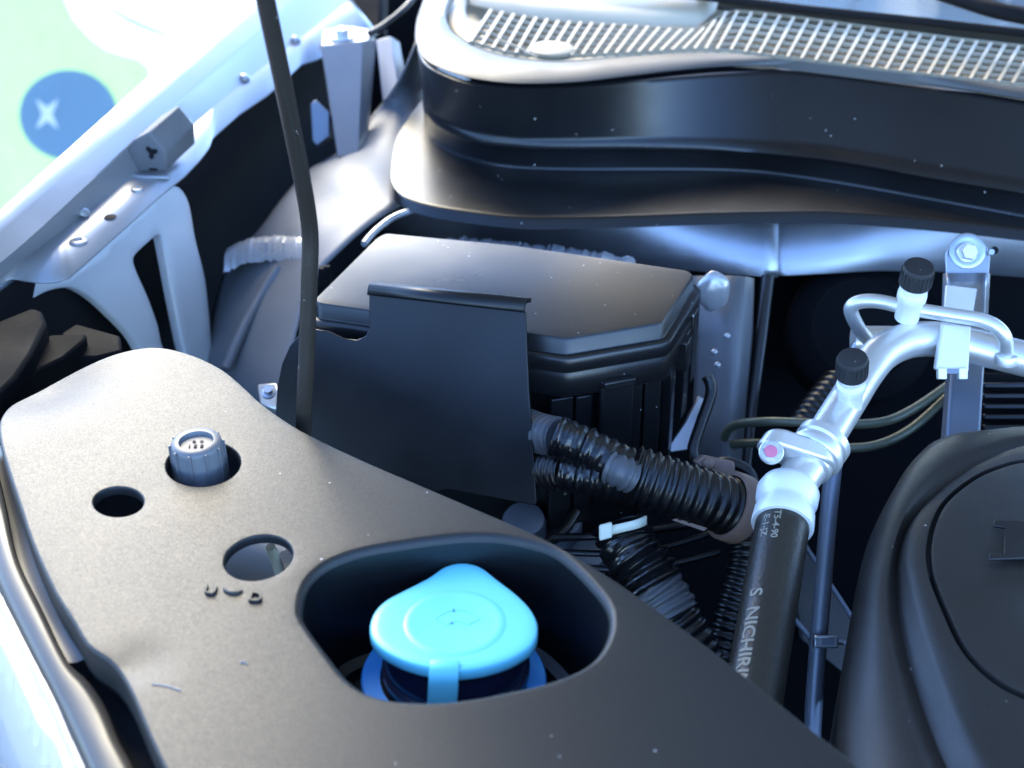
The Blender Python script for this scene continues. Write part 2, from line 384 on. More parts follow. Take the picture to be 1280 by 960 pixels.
# ================================================================= WASHER FILLER
fil = thing('washer_filler', 'cyan plastic washer fluid filler cap with pull strap in the dark pocket', 'filler cap', P(567, 800, -.06))
cap_px = [(462, 786), (467, 766), (482, 750), (508, 736), (535, 722), (556, 708), (577, 703), (600, 708), (624, 726), (646, 743), (664, 762), (672, 782), (668, 801), (653, 815), (625, 828), (590, 836), (555, 837), (515, 829), (485, 816), (468, 802)]
CAPL = smooth(line(cap_px, 0.0), 90, True)
bm = B(); cx = sum(p.x for p in CAPL) / 90; cy = sum(p.y for p in CAPL) / 90
rows = []
for g, z in [(-.0035, -.0052), (-.0005, -.0051), (0, -.0045), (0, -.0009), (-.0003, -.0003), (-.0008, .0000)]:
    rows.append([Vector((p.x, p.y, z)) for p in offset2(CAPL, g)])
rows.append([Vector((p.x, p.y, .0002)) for p in offset2(CAPL, -.0036)])
for s, z in [(.80, .0002), (.5, .0002), (.2, .0002)]:
    rows.append([Vector((cx + (p.x - cx) * s, cy - .002 * (1 - s) + (p.y - cy) * s, z)) for p in CAPL])
loft(bm, rows, True, True, True)
capo = obj('cap', bm, M_CYAN, fil)
bm = B(); rc0 = Vector((cx, cy - .003, .0001))       # low circular swelling in the middle of the cap
lathe(bm, rc0, Z, [(.0195, 0), (.0183, .0004), (.0172, .0005), (.0160, .0004), (.0150, .0002), (.002, .0002)], 64); obj('crown_ring', bm, M_CYAN, capo)
bm = B(); a0 = Vector((cx + .001, cy - .008, .0003))     # embossed washer symbol: windscreen outline and drops
tube(bm, [a0 + Vector((.010 * math.cos(t), .012 * math.sin(t), 0)) for t in [R(35 + 110 * k / 16) for k in range(17)]], .00022, 8)
tube(bm, [a0 + Vector((.0045 * math.cos(t), .0055 * math.sin(t), 0)) for t in [R(35 + 110 * k / 12) for k in range(13)]], .00022, 8)
for t in (35, 145):
    c, s = math.cos(R(t)), math.sin(R(t)); tube(bm, [a0 + Vector((.0045 * c, .0055 * s, 0)), a0 + Vector((.010 * c, .012 * s, 0))], .00022, 8)
obj('washer_symbol', bm, M_CYAN, capo)
for du, dv in ((567, 763), (565, 779)):
    bm = B(); lathe(bm, P(du, dv, .0006), Z, [(.0004, 0), (.0003, .0003)], 10); obj('pin_mark', bm, M_NECK, capo)
bm = B(); s0 = P(555, 841, -.001); sp = [P(556, 828, .0002), P(555.5, 836, .0), s0] + [PP(u, v, s0 - Vector((0, k, 0)), Vector((0, 1, 0))) for u, v, k in ((554.5, 848, .001), (554, 860, .0012), (553, 875, .0012), (552, 892, .001))]
sp = smooth(sp, 24); loft(bm, [[p + Vector((x, 0, 0)) for p in sp] for x in (-.0053, .0053)]); obj('strap', bm, M_CYAN, fil, solid=.0016, bevel=.0004)
nc = Vector((cx, cy - .002, 0)); rx = .0290
bm = B(); lathe(bm, nc + Z * -.045, Z, [(rx * .86, 0), (rx * .90, .020), (rx * .97, .0215), (rx * .97, .0245), (rx * .91, .026), (rx * .93, .030), (rx * .90, .032), (rx * .88, .037)], 64)
obj('neck', bm, M_NECK, fil)
bm = B(); lathe(bm, nc + Z * -.030 + Vector((-.001, -.001, 0)), (Z + Vector((0.03, 0, 0))), [(rx * .97, 0), (rx * 1.20, 0), (rx * 1.22, .001), (rx * 1.22, .0035), (rx * 1.20, .0045), (rx * .97, .0045), (rx * .97, 0)], 64, False, False)
obj('collar', bm, M_BLUE, fil)

# ================================================================= COWL
def cl(pts, z, n=90): return smooth(line(pts, z), n)
G = [(538, 110), (510, 150), (497, 170), (492, 187), (489, 208), (489, 228), (500, 244), (533, 257), (587, 266), (653, 273), (720, 273), (800, 271), (881, 268), (994, 266), (1053, 267), (1160, 275), (1280, 288), (1400, 305)]
Fl = [(548, 90), (535, 120), (531, 140), (531, 155), (540, 173), (560, 187), (583, 197), (633, 209), (720, 213), (820, 213), (926, 214), (994, 221), (1108, 240), (1190, 255), (1280, 272), (1400, 296)]
El = [(546, 70), (533, 100), (529, 118), (530, 136), (545, 155), (590, 175), (640, 183), (700, 185), (800, 185), (904, 187), (1017, 197), (1090, 208), (1153, 220), (1280, 241), (1400, 262)]
Dl = [(546, 62), (533, 92), (529, 110), (530, 127), (541, 144), (583, 163), (633, 173), (700, 175), (800, 175), (904, 176), (1017, 183), (1090, 194), (1153, 206), (1280, 227), (1400, 249)]
Cl = [(530, 5), (523, 35), (522, 55), (523, 66), (533, 83), (567, 100), (600, 108), (650, 112), (720, 110), (790, 104), (850, 98), (917, 93), (994, 91), (1108, 104), (1200, 117), (1280, 130), (1400, 149)]
Bl = [(530, -2), (521, 25), (519, 45), (521, 54), (533, 75), (565, 90), (600, 99), (650, 104), (720, 102), (790, 94), (850, 87), (917, 82), (994, 83), (1108, 97), (1200, 110), (1280, 123), (1400, 140)]
Al = [(575, -20), (560, 5), (558, 22), (565, 38), (585, 53), (610, 64), (640, 72), (680, 77), (720, 77), (790, 71), (850, 67), (917, 68), (994, 77), (1108, 91), (1200, 101), (1280, 110), (1400, 124)]
cowl = thing('cowl_panel', 'tiered black plastic cowl wall with rubber lip and pale vent grille', 'cowl', P(900, 260, -.03))
bm = B(); Gt = cl(G, -.020)
rows = [[p + Z * -.006 + LON * .003 for p in Gt], [p + Z * -.0055 - LON * .0038 for p in Gt], [p + Z * -.0008 for p in Gt], [p + Z * .0004 + LON * .0016 for p in Gt]]
Fr = cl(Fl, -.0205); Er = cl(El, -.0038); Dr = cl(Dl, .0013)
rows += [mid_row for mid_row in ([a.lerp(b, .03) for a, b in zip(rows[-1], Fr)], [a.lerp(b, .5) for a, b in zip(rows[-1], Fr)], [a.lerp(b, .97) for a, b in zip(rows[-1], Fr)])]
rows += [Fr, [a.lerp(b, .05) + LON * .0006 for a, b in zip(Fr, Er)], [a.lerp(b, .12) + LON * .0010 for a, b in zip(Fr, Er)], [a.lerp(b, .72) + LON * .0012 for a, b in zip(Fr, Er)], [a - Z * .0016 for a in Er], [a - LON * .0005 for a in Er], [a.lerp(b, .45) - LON * .0009 for a, b in zip(Er, Dr)], [a.lerp(b, .85) - LON * .0002 for a, b in zip(Er, Dr)], Dr]
Cr = cl(Cl, .0388)
rows += [[a.lerp(b, .06) + LON * .001 for a, b in zip(Dr, Cr)], [a.lerp(b, .95) for a, b in zip(Dr, Cr)], Cr, [p + LON * .0015 + Z * .0008 for p in Cr], [p + LON * .004 + Z * .001 for p in Cr]]
loft(bm, rows)
obj('front_wall', bm, M_COWL, cowl, wn=True)
bm = B(); Br = cl(Bl, .0428); Ar = cl(Al, .0462)
loft(bm, [[p - Z * .0015 + LON * .003 for p in Br], Br, [a.lerp(b, .10) + Z * .0012 for a, b in zip(Br, Ar)], [a.lerp(b, .5) + Z * .0016 for a, b in zip(Br, Ar)], [a.lerp(b, .92) + Z * .001 for a, b in zip(Br, Ar)], [p - Z * .001 for p in Ar], [p - Z * .006 for p in Ar]])
obj('rubber_lip', bm, M_SEAL, cowl)
# clips under the flange
for u, v in ((640, 277), (1109, 275)):
    bm = B(); c = P(u, v, -.026); obox(bm, c + LON * .004, LAT * .0035, LON * .006, Z * .0022); obj('clip', bm, M_TRIM_SHADE, cowl, bevel=.0004)
# vent grille: a ledge round the opening, bars and louvres
ZG = .0382
bm = B()
led = [P(u, v, ZG) for u, v in [(575, -20), (562, 5), (560, 22), (566, 38), (585, 53), (610, 64), (640, 72), (680, 77), (720, 77), (790, 71), (850, 67), (917, 68), (994, 77), (1108, 91), (1280, 110), (1400, 124)]]
led2 = [p + LON * .012 + (LAT * .012 if i < 4 else LAT * .004 if i < 7 else Vector()) for i, p in enumerate(led)]
loft(bm, [smooth(led, 70), smooth(led2, 70)]); obj('ledge', bm, M_GRILLE, cowl, solid=.003)
gtop = [(590, 8), (640, 18), (700, 27), (800, 33), (860, 38), (885, 35), (900, 20), (912, 14), (940, 16), (1000, 23), (1100, 37), (1200, 50), (1290, 60)]   # upper limit of the grille
gbot = [(590, 53), (640, 68), (700, 70), (800, 66), (860, 62), (885, 62), (900, 63), (912, 63), (940, 67), (1000, 74), (1100, 87), (1200, 98), (1290, 107)]
def edge_at(tab, u):
    for a, b in zip(tab, tab[1:]):
        if a[0] <= u <= b[0]: return a[1] + (b[1] - a[1]) * (u - a[0]) / (b[0] - a[0])
    return tab[0][1] if u < tab[0][0] else tab[-1][1]
def gpt(u, s, z):                                 # s 0 = front limit of grille, 1 = rear limit; bars lean
    lean = 26
    ub = u; vb = edge_at(gbot, ub); ut = u + lean * s; vt = edge_at(gtop, ut)
    return P(ut, vb + (vt - vb) * s, z)
u = 588
while u < 1290:
    big = u > 893
    pa, pb = gpt(u, 0, ZG + .0015), gpt(u, 1, ZG + .0015); d = (pb - pa) / 2; sx = d.cross(Z).normalized()
    bm = B(); obox(bm, (pa + pb) / 2 - Z * .002, sx * (.0011 if big else .0012), d, Z * .0030); obj('grille_bar', bm, M_GRILLE, cowl, bevel=.0004)
    u += 17.6 if big else 14
for s in [k / 6 for k in range(0, 7)]:
    for ua, ub in ((588, 893), (893, 1085), (1085, 1290)):
        n = 14; pts = [gpt(ua + (ub - ua) * k / n, s, ZG) for k in range(n + 1)]; bm = B()
        th = .0030 if s in (0, 1) else .0042
        loft(bm, [[p + LON * a + Z * b for p in pts] for a, b in ((-th, .0012), (-th * .75, .0023), (-th * .45, .0019), (th, -.0026), (th, -.0038), (-th, -.0008), (-th, .0012))])
        obj('louvre', bm, M_GRILLE, cowl)
bm = B()                                          # solid plates behind the grille
pa = [P(u, v, ZG + .001) for u, v in [(575, -20), (590, 5), (640, 15), (700, 24), (800, 30), (872, 33), (893, 14), (905, -6)]]
loft(bm, [pa, [p + LON * .09 + Z * .004 for p in pa]]); obj('blank_plate', bm, M_GRILLE, cowl, solid=.002)
bm = B(); pa = [P(u, v, ZG + .001) for u, v in [(890, 8), (912, 10), (1000, 19), (1100, 33), (1200, 46), (1290, 56), (1400, 70)]]
loft(bm, [pa, [p + LON * .10 + Z * .002 for p in pa]]); obj('rear_plate', bm, M_GLOSS, cowl, solid=.002)
bm = B(); lathe(bm, P(690, 64, ZG + .001), Z, [(.0155, 0), (.0155, .002), (.0145, .0028)], 40); obj('round_plug', bm, M_GRILLE, cowl)
bm = B(); loft(bm, [[p - Z * .0085 for p in smooth(led, 40)], [p - Z * .0085 + LON * .14 for p in smooth(led, 40)]]); obj('lit_gap_tray', bm, M_GRILLE, cowl)  # pale sheet raised close under the slats so the gaps look lit
tw = thing('dry_twig', 'pale dry stalk lying on the vent grille', 'twig', P(665, 65, .042))
bm = B(); tube(bm, [P(622, 48, .0432), P(645, 58, .0447), P(672, 71, .0437)], .0007, 6); obj('stalk', bm, M_PRINT, tw)
bm = B(); tube(bm, [P(640, 66, .0437), P(655, 66, .0442), P(672, 71, .0444)], .0006, 6); obj('stem', bm, M_PRINT, tw)
# windscreen with its lower seal and a wiper
ws = thing('windscreen', 'tinted windscreen glass rising behind the cowl grille', 'windscreen', P(1100, 20, .06))
wl = [P(u, v, .050) for u, v in [(700, -22), (870, -2), (1000, 14), (1150, 30), (1290, 46), (1420, 62)]]
bm = B(); loft(bm, [wl, [p + LON * .55 + Z * .33 for p in wl]]); obj('glass', bm, M_GLASS, ws, solid=.004)
bm = B(); tube(bm, [p + Z * .002 for p in wl], .003, 10); obj('lower_seal', bm, M_TRIM_SHADE, ws)
wp = thing('wiper_arm', 'black wiper arm lying across the foot of the windscreen', 'wiper', P(1260, 10, .085))
bm = B(); wpth = [P(1150, -18, .075), P(1205, 0, .073), P(1250, 14, .071), P(1300, 24, .068), P(1360, 40, .065)]
tube(bm, smooth(wpth, 20), .0055, 8); obj('arm', bm, M_TRIM_SHADE, wp)
bm = B(); tube(bm, [p + LON * .01 - Z * .006 for p in smooth(wpth, 20)], .0025, 6); obj('blade', bm, M_SEAL, wp)

# ================================================================= CROSS MEMBER BELOW THE COWL
xm = thing('cross_member', 'silver blue painted steel beam running under the cowl flange', 'beam', P(900, 330, -.08))
def beam(px0, px1, grow):
    us = [px0 + (px1 - px0) * k / 24 for k in range(25)]
    T = [(480, 252), (600, 268), (720, 274), (881, 270), (994, 268), (1053, 269), (1160, 277), (1300, 292), (1420, 310)]
    Bt = [(480, 285), (560, 300), (700, 316), (800, 328), (900, 338), (968, 343), (1100, 336), (1200, 338), (1300, 346), (1420, 362)]
    rows = [[P(x, edge_at(T, x) - 4, -.036) + LON * .012 for x in us]]
    for f, bul in ((.0, .0), (.2, .006), (.45, .010), (.7, .010), (.88, .006), (1.0, .0)):
        rows.append([P(x, edge_at(T, x) * (1 - f) + edge_at(Bt, x) * f, -.036 - .0312 * f) - LON * (bul * .25 + grow) for x in us])
    rows.append([p + LON * .03 for p in rows[-1]])
    b_ = B(); loft(b_, rows); return b_
obj('beam_section', beam(480, 972, .002), M_APRON, xm, solid=.0012, off=1)
obj('beam_section', beam(966, 1420, .0), M_APRON, xm, solid=.0012, off=1)
bm = B(); random.seed(3)
pth = [P(u, v, -.050) - LON * .012 for u, v in [(556, 300), (600, 301), (640, 305), (690, 311), (740, 317), (790, 326)]]
pth = smooth(pth, 60); tube(bm, [p + Vector((0, 0, random.uniform(-.0012, .0012))) for p in pth], [.0062 + random.uniform(-.0012, .0015) for _ in pth], 10)
obj('sealant_bead', bm, M_SEALANT, xm)
# ================================================================= STRUT COLUMN RIGHT OF THE FUSE BOX
sc = thing('strut_column', 'blue grey steel column with a blob of sealant behind the fuse box', 'column', P(900, 600, -.25))
bm = B()
cl_ = [(D(868, 345, .90), D(920, 345, .885), D(940, 348, .90)), (D(872, 420, .90), D(915, 420, .88), D(938, 420, .90)), (D(868, 520, .89), D(910, 520, .87), D(930, 520, .89)), (D(862, 640, .88), D(905, 640, .86), D(925, 640, .88))]
loft(bm, [smooth(r, 14) for r in cl_]); obj('column', bm, M_SHADED, sc, solid=.0015)
bm = B(); bmesh.ops.create_icosphere(bm, subdivisions=3, radius=.011)
for v_ in bm.verts:
    f = 1 + .10 * math.sin(v_.co.x * 260 + 1) * math.sin(v_.co.z * 300 + v_.co.x * 200); v_.co = Vector((v_.co.x * .9 * f, v_.co.y * .5, v_.co.z * 1.2 * f)) + D(892, 364, .873)
obj('sealant_blob', bm, M_SEALANT, sc)
for u, v in ((909, 420), (893, 440), (897, 456)):
    bm = B(); lathe(bm, D(u, v, .874), -FW, [(.002, 0), (.0016, .0014), (.0006, .002)], 12); obj('weld_spot', bm, M_SEALANT, sc)
bm = B(); prism(bm, [D(873, 495, .83), D(880, 498, .83), D(872, 525, .825), D(866, 562, .82), D(836, 566, .82), D(838, 555, .82), D(856, 528, .825)], FW * .004); obj('bracket', bm, M_ZINC, sc, bevel=.0008)
bm = B(); tube(bm, smooth([D(884, 470, .80), D(889, 490, .80), D(876, 530, .795), D(866, 565, .79), D(878, 583, .79), D(910, 578, .79), D(936, 590, .79), D(944, 612, .79)], 40), .0032, 10); obj('edge_trim', bm, M_TUBE, sc)

# ================================================================= INNER APRON
ap = thing('inner_apron', 'creased silver painted inner wing panel beside the fuse box', 'inner wing', P(300, 480, -.18))
colL = [(-.16, 252, 520), (-.13, 256, 455), (-.11, 266, 395), (-.09, 286, 328), (-.07, 322, 292), (-.055, 352, 252), (-.05, 385, 215), (-.045, 425, 190), (-.03, 470, 140), (.0, 500, 95), (.02, 520, 50)]
colM = [(-.15, 300, 540), (-.12, 305, 470), (-.10, 318, 405), (-.08, 338, 335), (-.058, 372, 290), (-.045, 410, 250), (-.035, 440, 215), (-.038, 470, 180), (-.035, 500, 150), (-.025, 530, 100), (-.015, 545, 60)]
colR = [(-.14, 352, 560), (-.11, 350, 505), (-.085, 368, 430), (-.06, 390, 355), (-.045, 425, 315), (-.036, 465, 280), (-.034, 500, 258), (-.042, 535, 240), (-.05, 560, 210), (-.045, 580, 130), (-.035, 590, 80)]
rows = []
for a, b, c in zip(colL, colM, colR):
    rows.append(smooth([P(a[1], a[2], a[0]), P(b[1], b[2], b[0] + .006), P(c[1], c[2], c[0])], 16))
cols = [smooth([r[i] for r in rows], 50) for i in range(16)]
bm = B(); loft(bm, cols); obj('wing_panel', bm, M_SHADED, ap, solid=.0012)
bm = B(); random.seed(5)
pth = smooth([P(284, 334, -.082), P(310, 322, -.076), P(345, 318, -.070), P(385, 322, -.060)], 40)
pth = [p + Z * .0055 for p in pth]
rows = [[p + Vector((0, .014, -.003)) for p in pth], [p + Vector((0, .006, .0055 + random.uniform(-.0006, .0006))) for p in pth], [p + Vector((0, -.004, .0055 + random.uniform(-.0006, .0006))) for p in pth], [p + Vector((0, -.013, -.004 + random.uniform(-.001, .001))) for p in pth]]
loft(bm, rows); obj('seam_sealant', bm, M_SEALANT, ap)
bm = B(); tube(bm, smooth([P(282, 462, -.1115), P(305, 410, -.0955), P(330, 365, -.0815), P(350, 335, -.0695)], 24), .0035, 10); obj('pressed_rib', bm, M_SHADED, ap)
bm = B(); tube(bm, smooth([P(455, 305, -.030), P(470, 288, -.028), P(495, 270, -.027), P(528, 260, -.027)], 24), .0022, 8); obj('sealant_bead', bm, M_SEALANT, ap)
bm = B(); prism(bm, [P(322, 480, -.085), P(345, 478, -.080), P(352, 500, -.085), P(345, 512, -.09), P(325, 505, -.09)], Vector((0, .002, -.004))); obj('lug', bm, M_ALU, ap, bevel=.001)
bm = B(); lathe(bm, P(336, 492, -.081), Vector((0, -.5, 1)), [(.004, 0), (.004, .0015), (.0025, .0018), (.0025, .005)], 18); obj('stud', bm, M_ZINC, ap)
# small black clip standing on the apron beside the fuse box
kc = thing('wire_clip', 'tiny black clip standing on the silver wing panel beside the rod', 'clip', P(405, 352, -.045))
bm = B(); obox(bm, P(406, 345, -.035), Vector((.0035, 0, 0)), Vector((0, .003, 0)), Vector((0, 0, .006))); obox(bm, P(409, 338, -.028), Vector((.002, 0, 0)), Vector((0, .002, 0)), Vector((0, 0, .003))); obj('clip_body', bm, M_TRIM_SHADE, kc, bevel=.0006)

# ================================================================= FENDER
fe = thing('fender', 'bright silver painted fender rail with folded flange and bolted edge', 'fender', P(120, 250, -.30))
L1 = line([(-90, 340), (0, 267), (80, 195), (160, 123), (233, 57), (313, -14), (370, -66)], .030)
L2 = line([(-90, 368), (0, 295), (90, 215), (150, 163), (207, 113), (327, 7), (400, -58)], .024)
L3 = line([(-90, 395), (13, 318), (110, 230), (160, 183), (213, 135), (327, 36), (410, -40)], .017)
L4 = line([(-90, 410), (40, 318), (110, 263), (160, 226), (233, 163), (310, 100), (393, 36), (440, 0)], .001)
L5 = [P(u, v, -.001) for u, v in [(-90, 440), (-20, 372), (12, 347), (40, 352), (67, 353), (85, 348), (97, 337), (130, 308), (160, 281), (190, 254), (213, 234), (230, 221), (250, 200), (262, 184), (266, 172), (300, 142), (333, 120), (352, 104), (377, 80), (395, 75), (420, 62), (437, 52), (455, 44), (470, 38)]]
n = 90; r1, r2, r3, r4 = [smooth(q, n) for q in (L1, L2, L3, L4)]; r5 = even(L5, n)
bm = B(); loft(bm, [[p - Z * .006 + LAT * .002 for p in r4], [p - Z * .32 + LAT * .002 for p in r4]]); obj('void_shade_sheet', bm, M_TRIM_SHADE, fe)  # black sheet added to darken the void under the flange
out0 = [p + LAT * -.0035 - Z * .004 for p in r1]; out1 = [p + LAT * -.006 - Z * .04 for p in r1]; out2 = [p + LAT * -.012 - Z * .30 for p in r1]
bm = B(); loft(bm, [out2, out1, out0, [p + LAT * -.002 for p in r1], r1, [a.lerp(b, .9) for a, b in zip(r1, r2)], r2, [a.lerp(b, .9) for a, b in zip(r2, r3)], r3, [a.lerp(b, .1) - Z * .001 for a, b in zip(r3, r4)], [a.lerp(b, .93) for a, b in zip(r3, r4)], r4, r5])
obj('rail', bm, M_SILVER, fe, solid=.001)
for u, v in ((173, 239), (135, 276), (98, 304)):
    pass
for u, v, r in ((172, 238, .0040), (98, 303, .0052)):
    bm = B(); lathe(bm, P(u, v, .0), Z, [(r, 0), (r, .0008), (r * .8, .0016), (r * .5, .0016), (r * .4, .0006)], 24); obj('rivet_nut', bm, M_SILVER, fe)
bm = B(); lathe(bm, P(138, 271, .0006), Z, [(.0036, 0), (.0036, .0002)], 24); obj('slot_hole', bm, M_TRIM_SHADE, fe)
for u, v in ((104, 266), (233, 154), (306, 98), (370, 50)):
    bm = B(); lathe(bm, P(u, v, .003), Z + LAT * .5, [(.004, 0), (.0036, .002), (.0018, .003)], 16); obj('weld_nub', bm, M_SILVER, fe)
# rubber hood stop on the rail
hs = thing('hood_stop', 'weathered grey rubber buffer block with a torn hole on the fender', 'buffer', P(190, 212, .0))
fx = P(207, 216, .003) - P(160, 212, .003); fx.z = 0; fx.normalize(); fy = Vector((-fx.y, fx.x, 0))
blk = [(157, 186), (166, 176), (186, 165), (207, 190), (208, 214), (175, 216), (160, 210)]
o0 = P(208, 214, .003); nrm = (fy * -1)
front = [PP(u, v, o0, nrm) for u, v in blk]
bm = B(); prism(bm, front, fy * .034 + Z * .006 + fx * .006)
obj('block', bm, M_GUM, hs, bevel=.0012)
bm = B(); hc = PP(190, 190, o0, nrm) - fy * .0004; hp = []
for k in range(14):
    a = 2 * math.pi * k / 14; r = .0028 * (1 + .45 * math.sin(3 * a + .6)); hp.append(hc + fx * r * math.cos(a) * 1.1 + Z * r * math.sin(a) * 1.2)
prism(bm, hp, -fy * .0004); obj('torn_hole', bm, M_TRIM_SHADE, hs)
bm = B(); prism(bm, [PP(u, v, o0, nrm) - fy * .0003 for u, v in ((187, 210), (197, 210.5), (197, 213), (187, 212.5))], -fy * .0003); obj('slit', bm, M_TRIM_SHADE, hs)
bm = B(); tube(bm, [P(158, 219, .001), P(180, 222, .001), P(212, 222, .001)], .0014, 8); obj('foot_lip', bm, M_SILVER, hs)
# brace under the flange
br = thing('fender_brace', 'white silver pressed brace with triangular opening under the fender', 'brace', P(240, 470, -.15))
pa, pb, pc = P(12, 347, -.004), P(213, 233, -.004), P(245, 450, -.12)
bn = (pb - pa).cross(pc - pa).normalized()
def BP(u, v): return PP(u, v, pa, bn)
e1 = (pb - pa).normalized(); e2 = bn.cross(e1)
if e2.z < 0: e2 = -e2
def to2(p): return Vector(((p - pa).dot(e1), (p - pa).dot(e2)))
bo = [(-30, 378), (12, 350), (67, 354), (97, 340), (160, 283), (200, 246), (214, 236), (226, 238), (236, 256), (244, 300), (258, 365), (263, 470), (230, 470), (190, 470), (178, 440), (165, 418), (140, 392), (118, 372), (100, 361), (85, 357), (60, 362), (35, 376), (-30, 418)]
bh = [(166, 322), (178, 308), (197, 292), (203, 295), (208, 316), (218, 370), (228, 420), (232, 470 - 22), (206, 440), (196, 405), (184, 372), (170, 340)]
bo2 = [to2(p) for p in smooth([BP(*q) for q in bo], 130, True)]; bh2 = [to2(p) for p in smooth([BP(*q) for q in bh], 60, True)]
bm = B()
def zbr(x, y): return 0.0
sheet(bm, bo2, [bh2], zbr, .006, [[(.0008, .0006), (.0014, .002), (.0016, .006)], [(-.0006, .0004), (-.0010, .002), (-.0012, .007)]])
sg = -1 if bn.dot(EYE - pa) < 0 else 1
for v_ in bm.verts: v_.co = pa + e1 * v_.co.x + e2 * v_.co.y + bn * v_.co.z * sg
obj('pressed_sheet', bm, M_BRACE, br)
# bolted post bracket
pb_ = thing('hinge_post', 'tapered silver post bracket bolted to the far end of the fender', 'bracket', P(435, 195, -.06))
tl, tr, bl, brr = D(404, 58, 1.10), D(452, 52, 1.10), D(424, 196, 1.06), D(447, 196, 1.06)
bm = B(); loft(bm, [[D(404, 62, 1.13), D(424, 196, 1.075)], [tl, bl], [tr, brr], [D(462, 50, 1.12), D(455, 188, 1.075)], [D(468, 48, 1.15), D(457, 185, 1.09)]]); obj('post', bm, M_SHADED, pb_, solid=.0015, flat=True, bevel=.0006)
bm = B(); prism(bm, [P(u, v, .0) for u, v in ((402, 60), (456, 55), (476, 42), (440, 36), (405, 40))], Vector((0, 0, .002))); obj('top_tab', bm, M_SILVER, pb_, bevel=.0008)
hexbolt(P(428, 49, .002), Z, .0060, .009, pb_, M_ALU)
bm = B(); prism(bm, [D(470, 50, 1.16), D(488, 45, 1.16), D(502, 125, 1.12), D(478, 130, 1.12)], FW * .02 + LAT * .006); obj('rear_leg', bm, M_STEEL, pb_, bevel=.001)
bm = B(); prism(bm, [D(388, 130, 1.08), D(394, 124, 1.08), D(412, 140, 1.08), D(412, 170, 1.08), D(396, 182, 1.08), D(390, 176, 1.08)], FW * .02); obj('loop_bracket', bm, M_STEEL, pb_, bevel=.001)
bm = B(); prism(bm, [D(392, -30, 1.3), D(480, -30, 1.3), D(478, 40, 1.26), D(455, 42, 1.26), D(400, 30, 1.26), D(392, 20, 1.27)], FW * .05); 
obj('hinge_housing', bm, M_TRIM_SHADE, pb_, bevel=.004, label='black hood hinge housing')
bm = B(); tube(bm, smooth([D(525, -12, 1.22), D(505, 12, 1.2), D(480, 32, 1.19), D(462, 42, 1.18)], 20), .003, 8); obj('washer_tube', bm, M_TUBE, label='thin black tube curving down beside the hinge', cat='tube')
# black liner pieces left of the cover
ll = thing('splash_guard', 'black folded plastic guard tucked between fender brace and cover panel', 'guard', P(60, 470, -.02))
bm = B(); prism(bm, [P(u, v, .004) for u, v in ((-40, 440), (-5, 402), (40, 384), (52, 388), (58, 402), (40, 440), (20, 470), (-10, 500), (-40, 510))], Vector((0, 0, -.02))); obj('fold', bm, M_GUARD, ll, bevel=.002)
bm = B(); prism(bm, [P(u, v, -.006) for u, v in ((34, 438), (62, 418), (108, 416), (106, 424), (80, 446), (46, 462), (20, 492), (4, 500))], Vector((0, 0, -.015))); obj('step', bm, M_GUARD, ll, bevel=.0015)
bm = B(); prism(bm, [P(u, v, -.012) for u, v in ((76, 416), (95, 404), (150, 419), (153, 438), (120, 446), (80, 446))], Vector((0, 0, -.02))); obj('end_lug', bm, M_GUARD, ll, bevel=.0015)

# ================================================================= HEADLAMP
hl = thing('headlamp', 'clear headlamp lens with chrome ribs outside the cover panel', 'headlamp', P(40, 900, -.10))
Lb = [(-12, 560), (0, 610), (7, 640), (20, 700), (50, 763), (83, 830), (110, 857), (130, 887), (147, 930), (163, 960), (200, 1040), (230, 1100)]
Lc = [(-30, 640), (-15, 690), (0, 733), (23, 780), (50, 833), (73, 877), (93, 923), (110, 960), (140, 1030), (165, 1100)]
La = [(-2, 545), (8, 580), (24, 630), (40, 680), (65, 737), (90, 778), (108, 806), (125, 818), (142, 830), (155, 848), (168, 875), (186, 918), (206, 960), (234, 1012), (290, 1100)]
ra, rb, rc = cl(La, .0, 60), cl(Lb, -.003, 60), cl(Lc, -.006, 60)
gut = lambda a0, a1: [q[a0:a1] for q in ([p - Z * .012 for p in ra], [a.lerp(b, .5) - Z * .014 for a, b in zip(ra, rb)], [a.lerp(b, .9) - Z * .012 for a, b in zip(ra, rb)], [a.lerp(b, .95) - Z * .001 for a, b in zip(ra, rb)])]
bm = B(); loft(bm, gut(33, 60)); obj('seal_gap', bm, M_TRIM_SHADE, hl, label='black rubber lined gap beside the cover edge')
cut = lambda rows_: [q[:34] for q in rows_]
bm = B(); loft(bm, cut([[p - Z * .0045 for p in ra], [a.lerp(b, .5) - Z * .0055 for a, b in zip(ra, rb)], [a.lerp(b, .9) - Z * .0045 for a, b in zip(ra, rb)], [a.lerp(b, .95) - Z * .001 for a, b in zip(ra, rb)]])); obj('gutter', bm, M_GLOSS, hl)
bm = B(); tube(bm, rb, .0009, 8); obj('edge_seal', bm, M_TRIM_SHADE, hl)
bm = B(); loft(bm, [rb, [a.lerp(b, .3) + Z * .0012 for a, b in zip(rb, rc)], [a.lerp(b, .7) + Z * .001 for a, b in zip(rb, rc)], rc]); obj('top_flange', bm, M_GLOSS, hl, solid=.002)
bm = textmesh('3', .0055, .0002)
for q in bm.verts: q.co = P(131, 926, -.003) + Vector((q.co.x, q.co.y, q.co.z + .0004))
obj('moulded_number', bm, M_GLOSS, hl)
od = (rc[30] - rb[30]); od.z = 0; od.normalize()
bm = B(); loft(bm, [rc] + [[p + od * a - Z * b for p in rc] for a, b in ((.006, .002), (.02, .010), (.035, .026), (.046, .05), (.05, .10))]); obj('lens', bm, M_LENS, hl, solid=.0025)
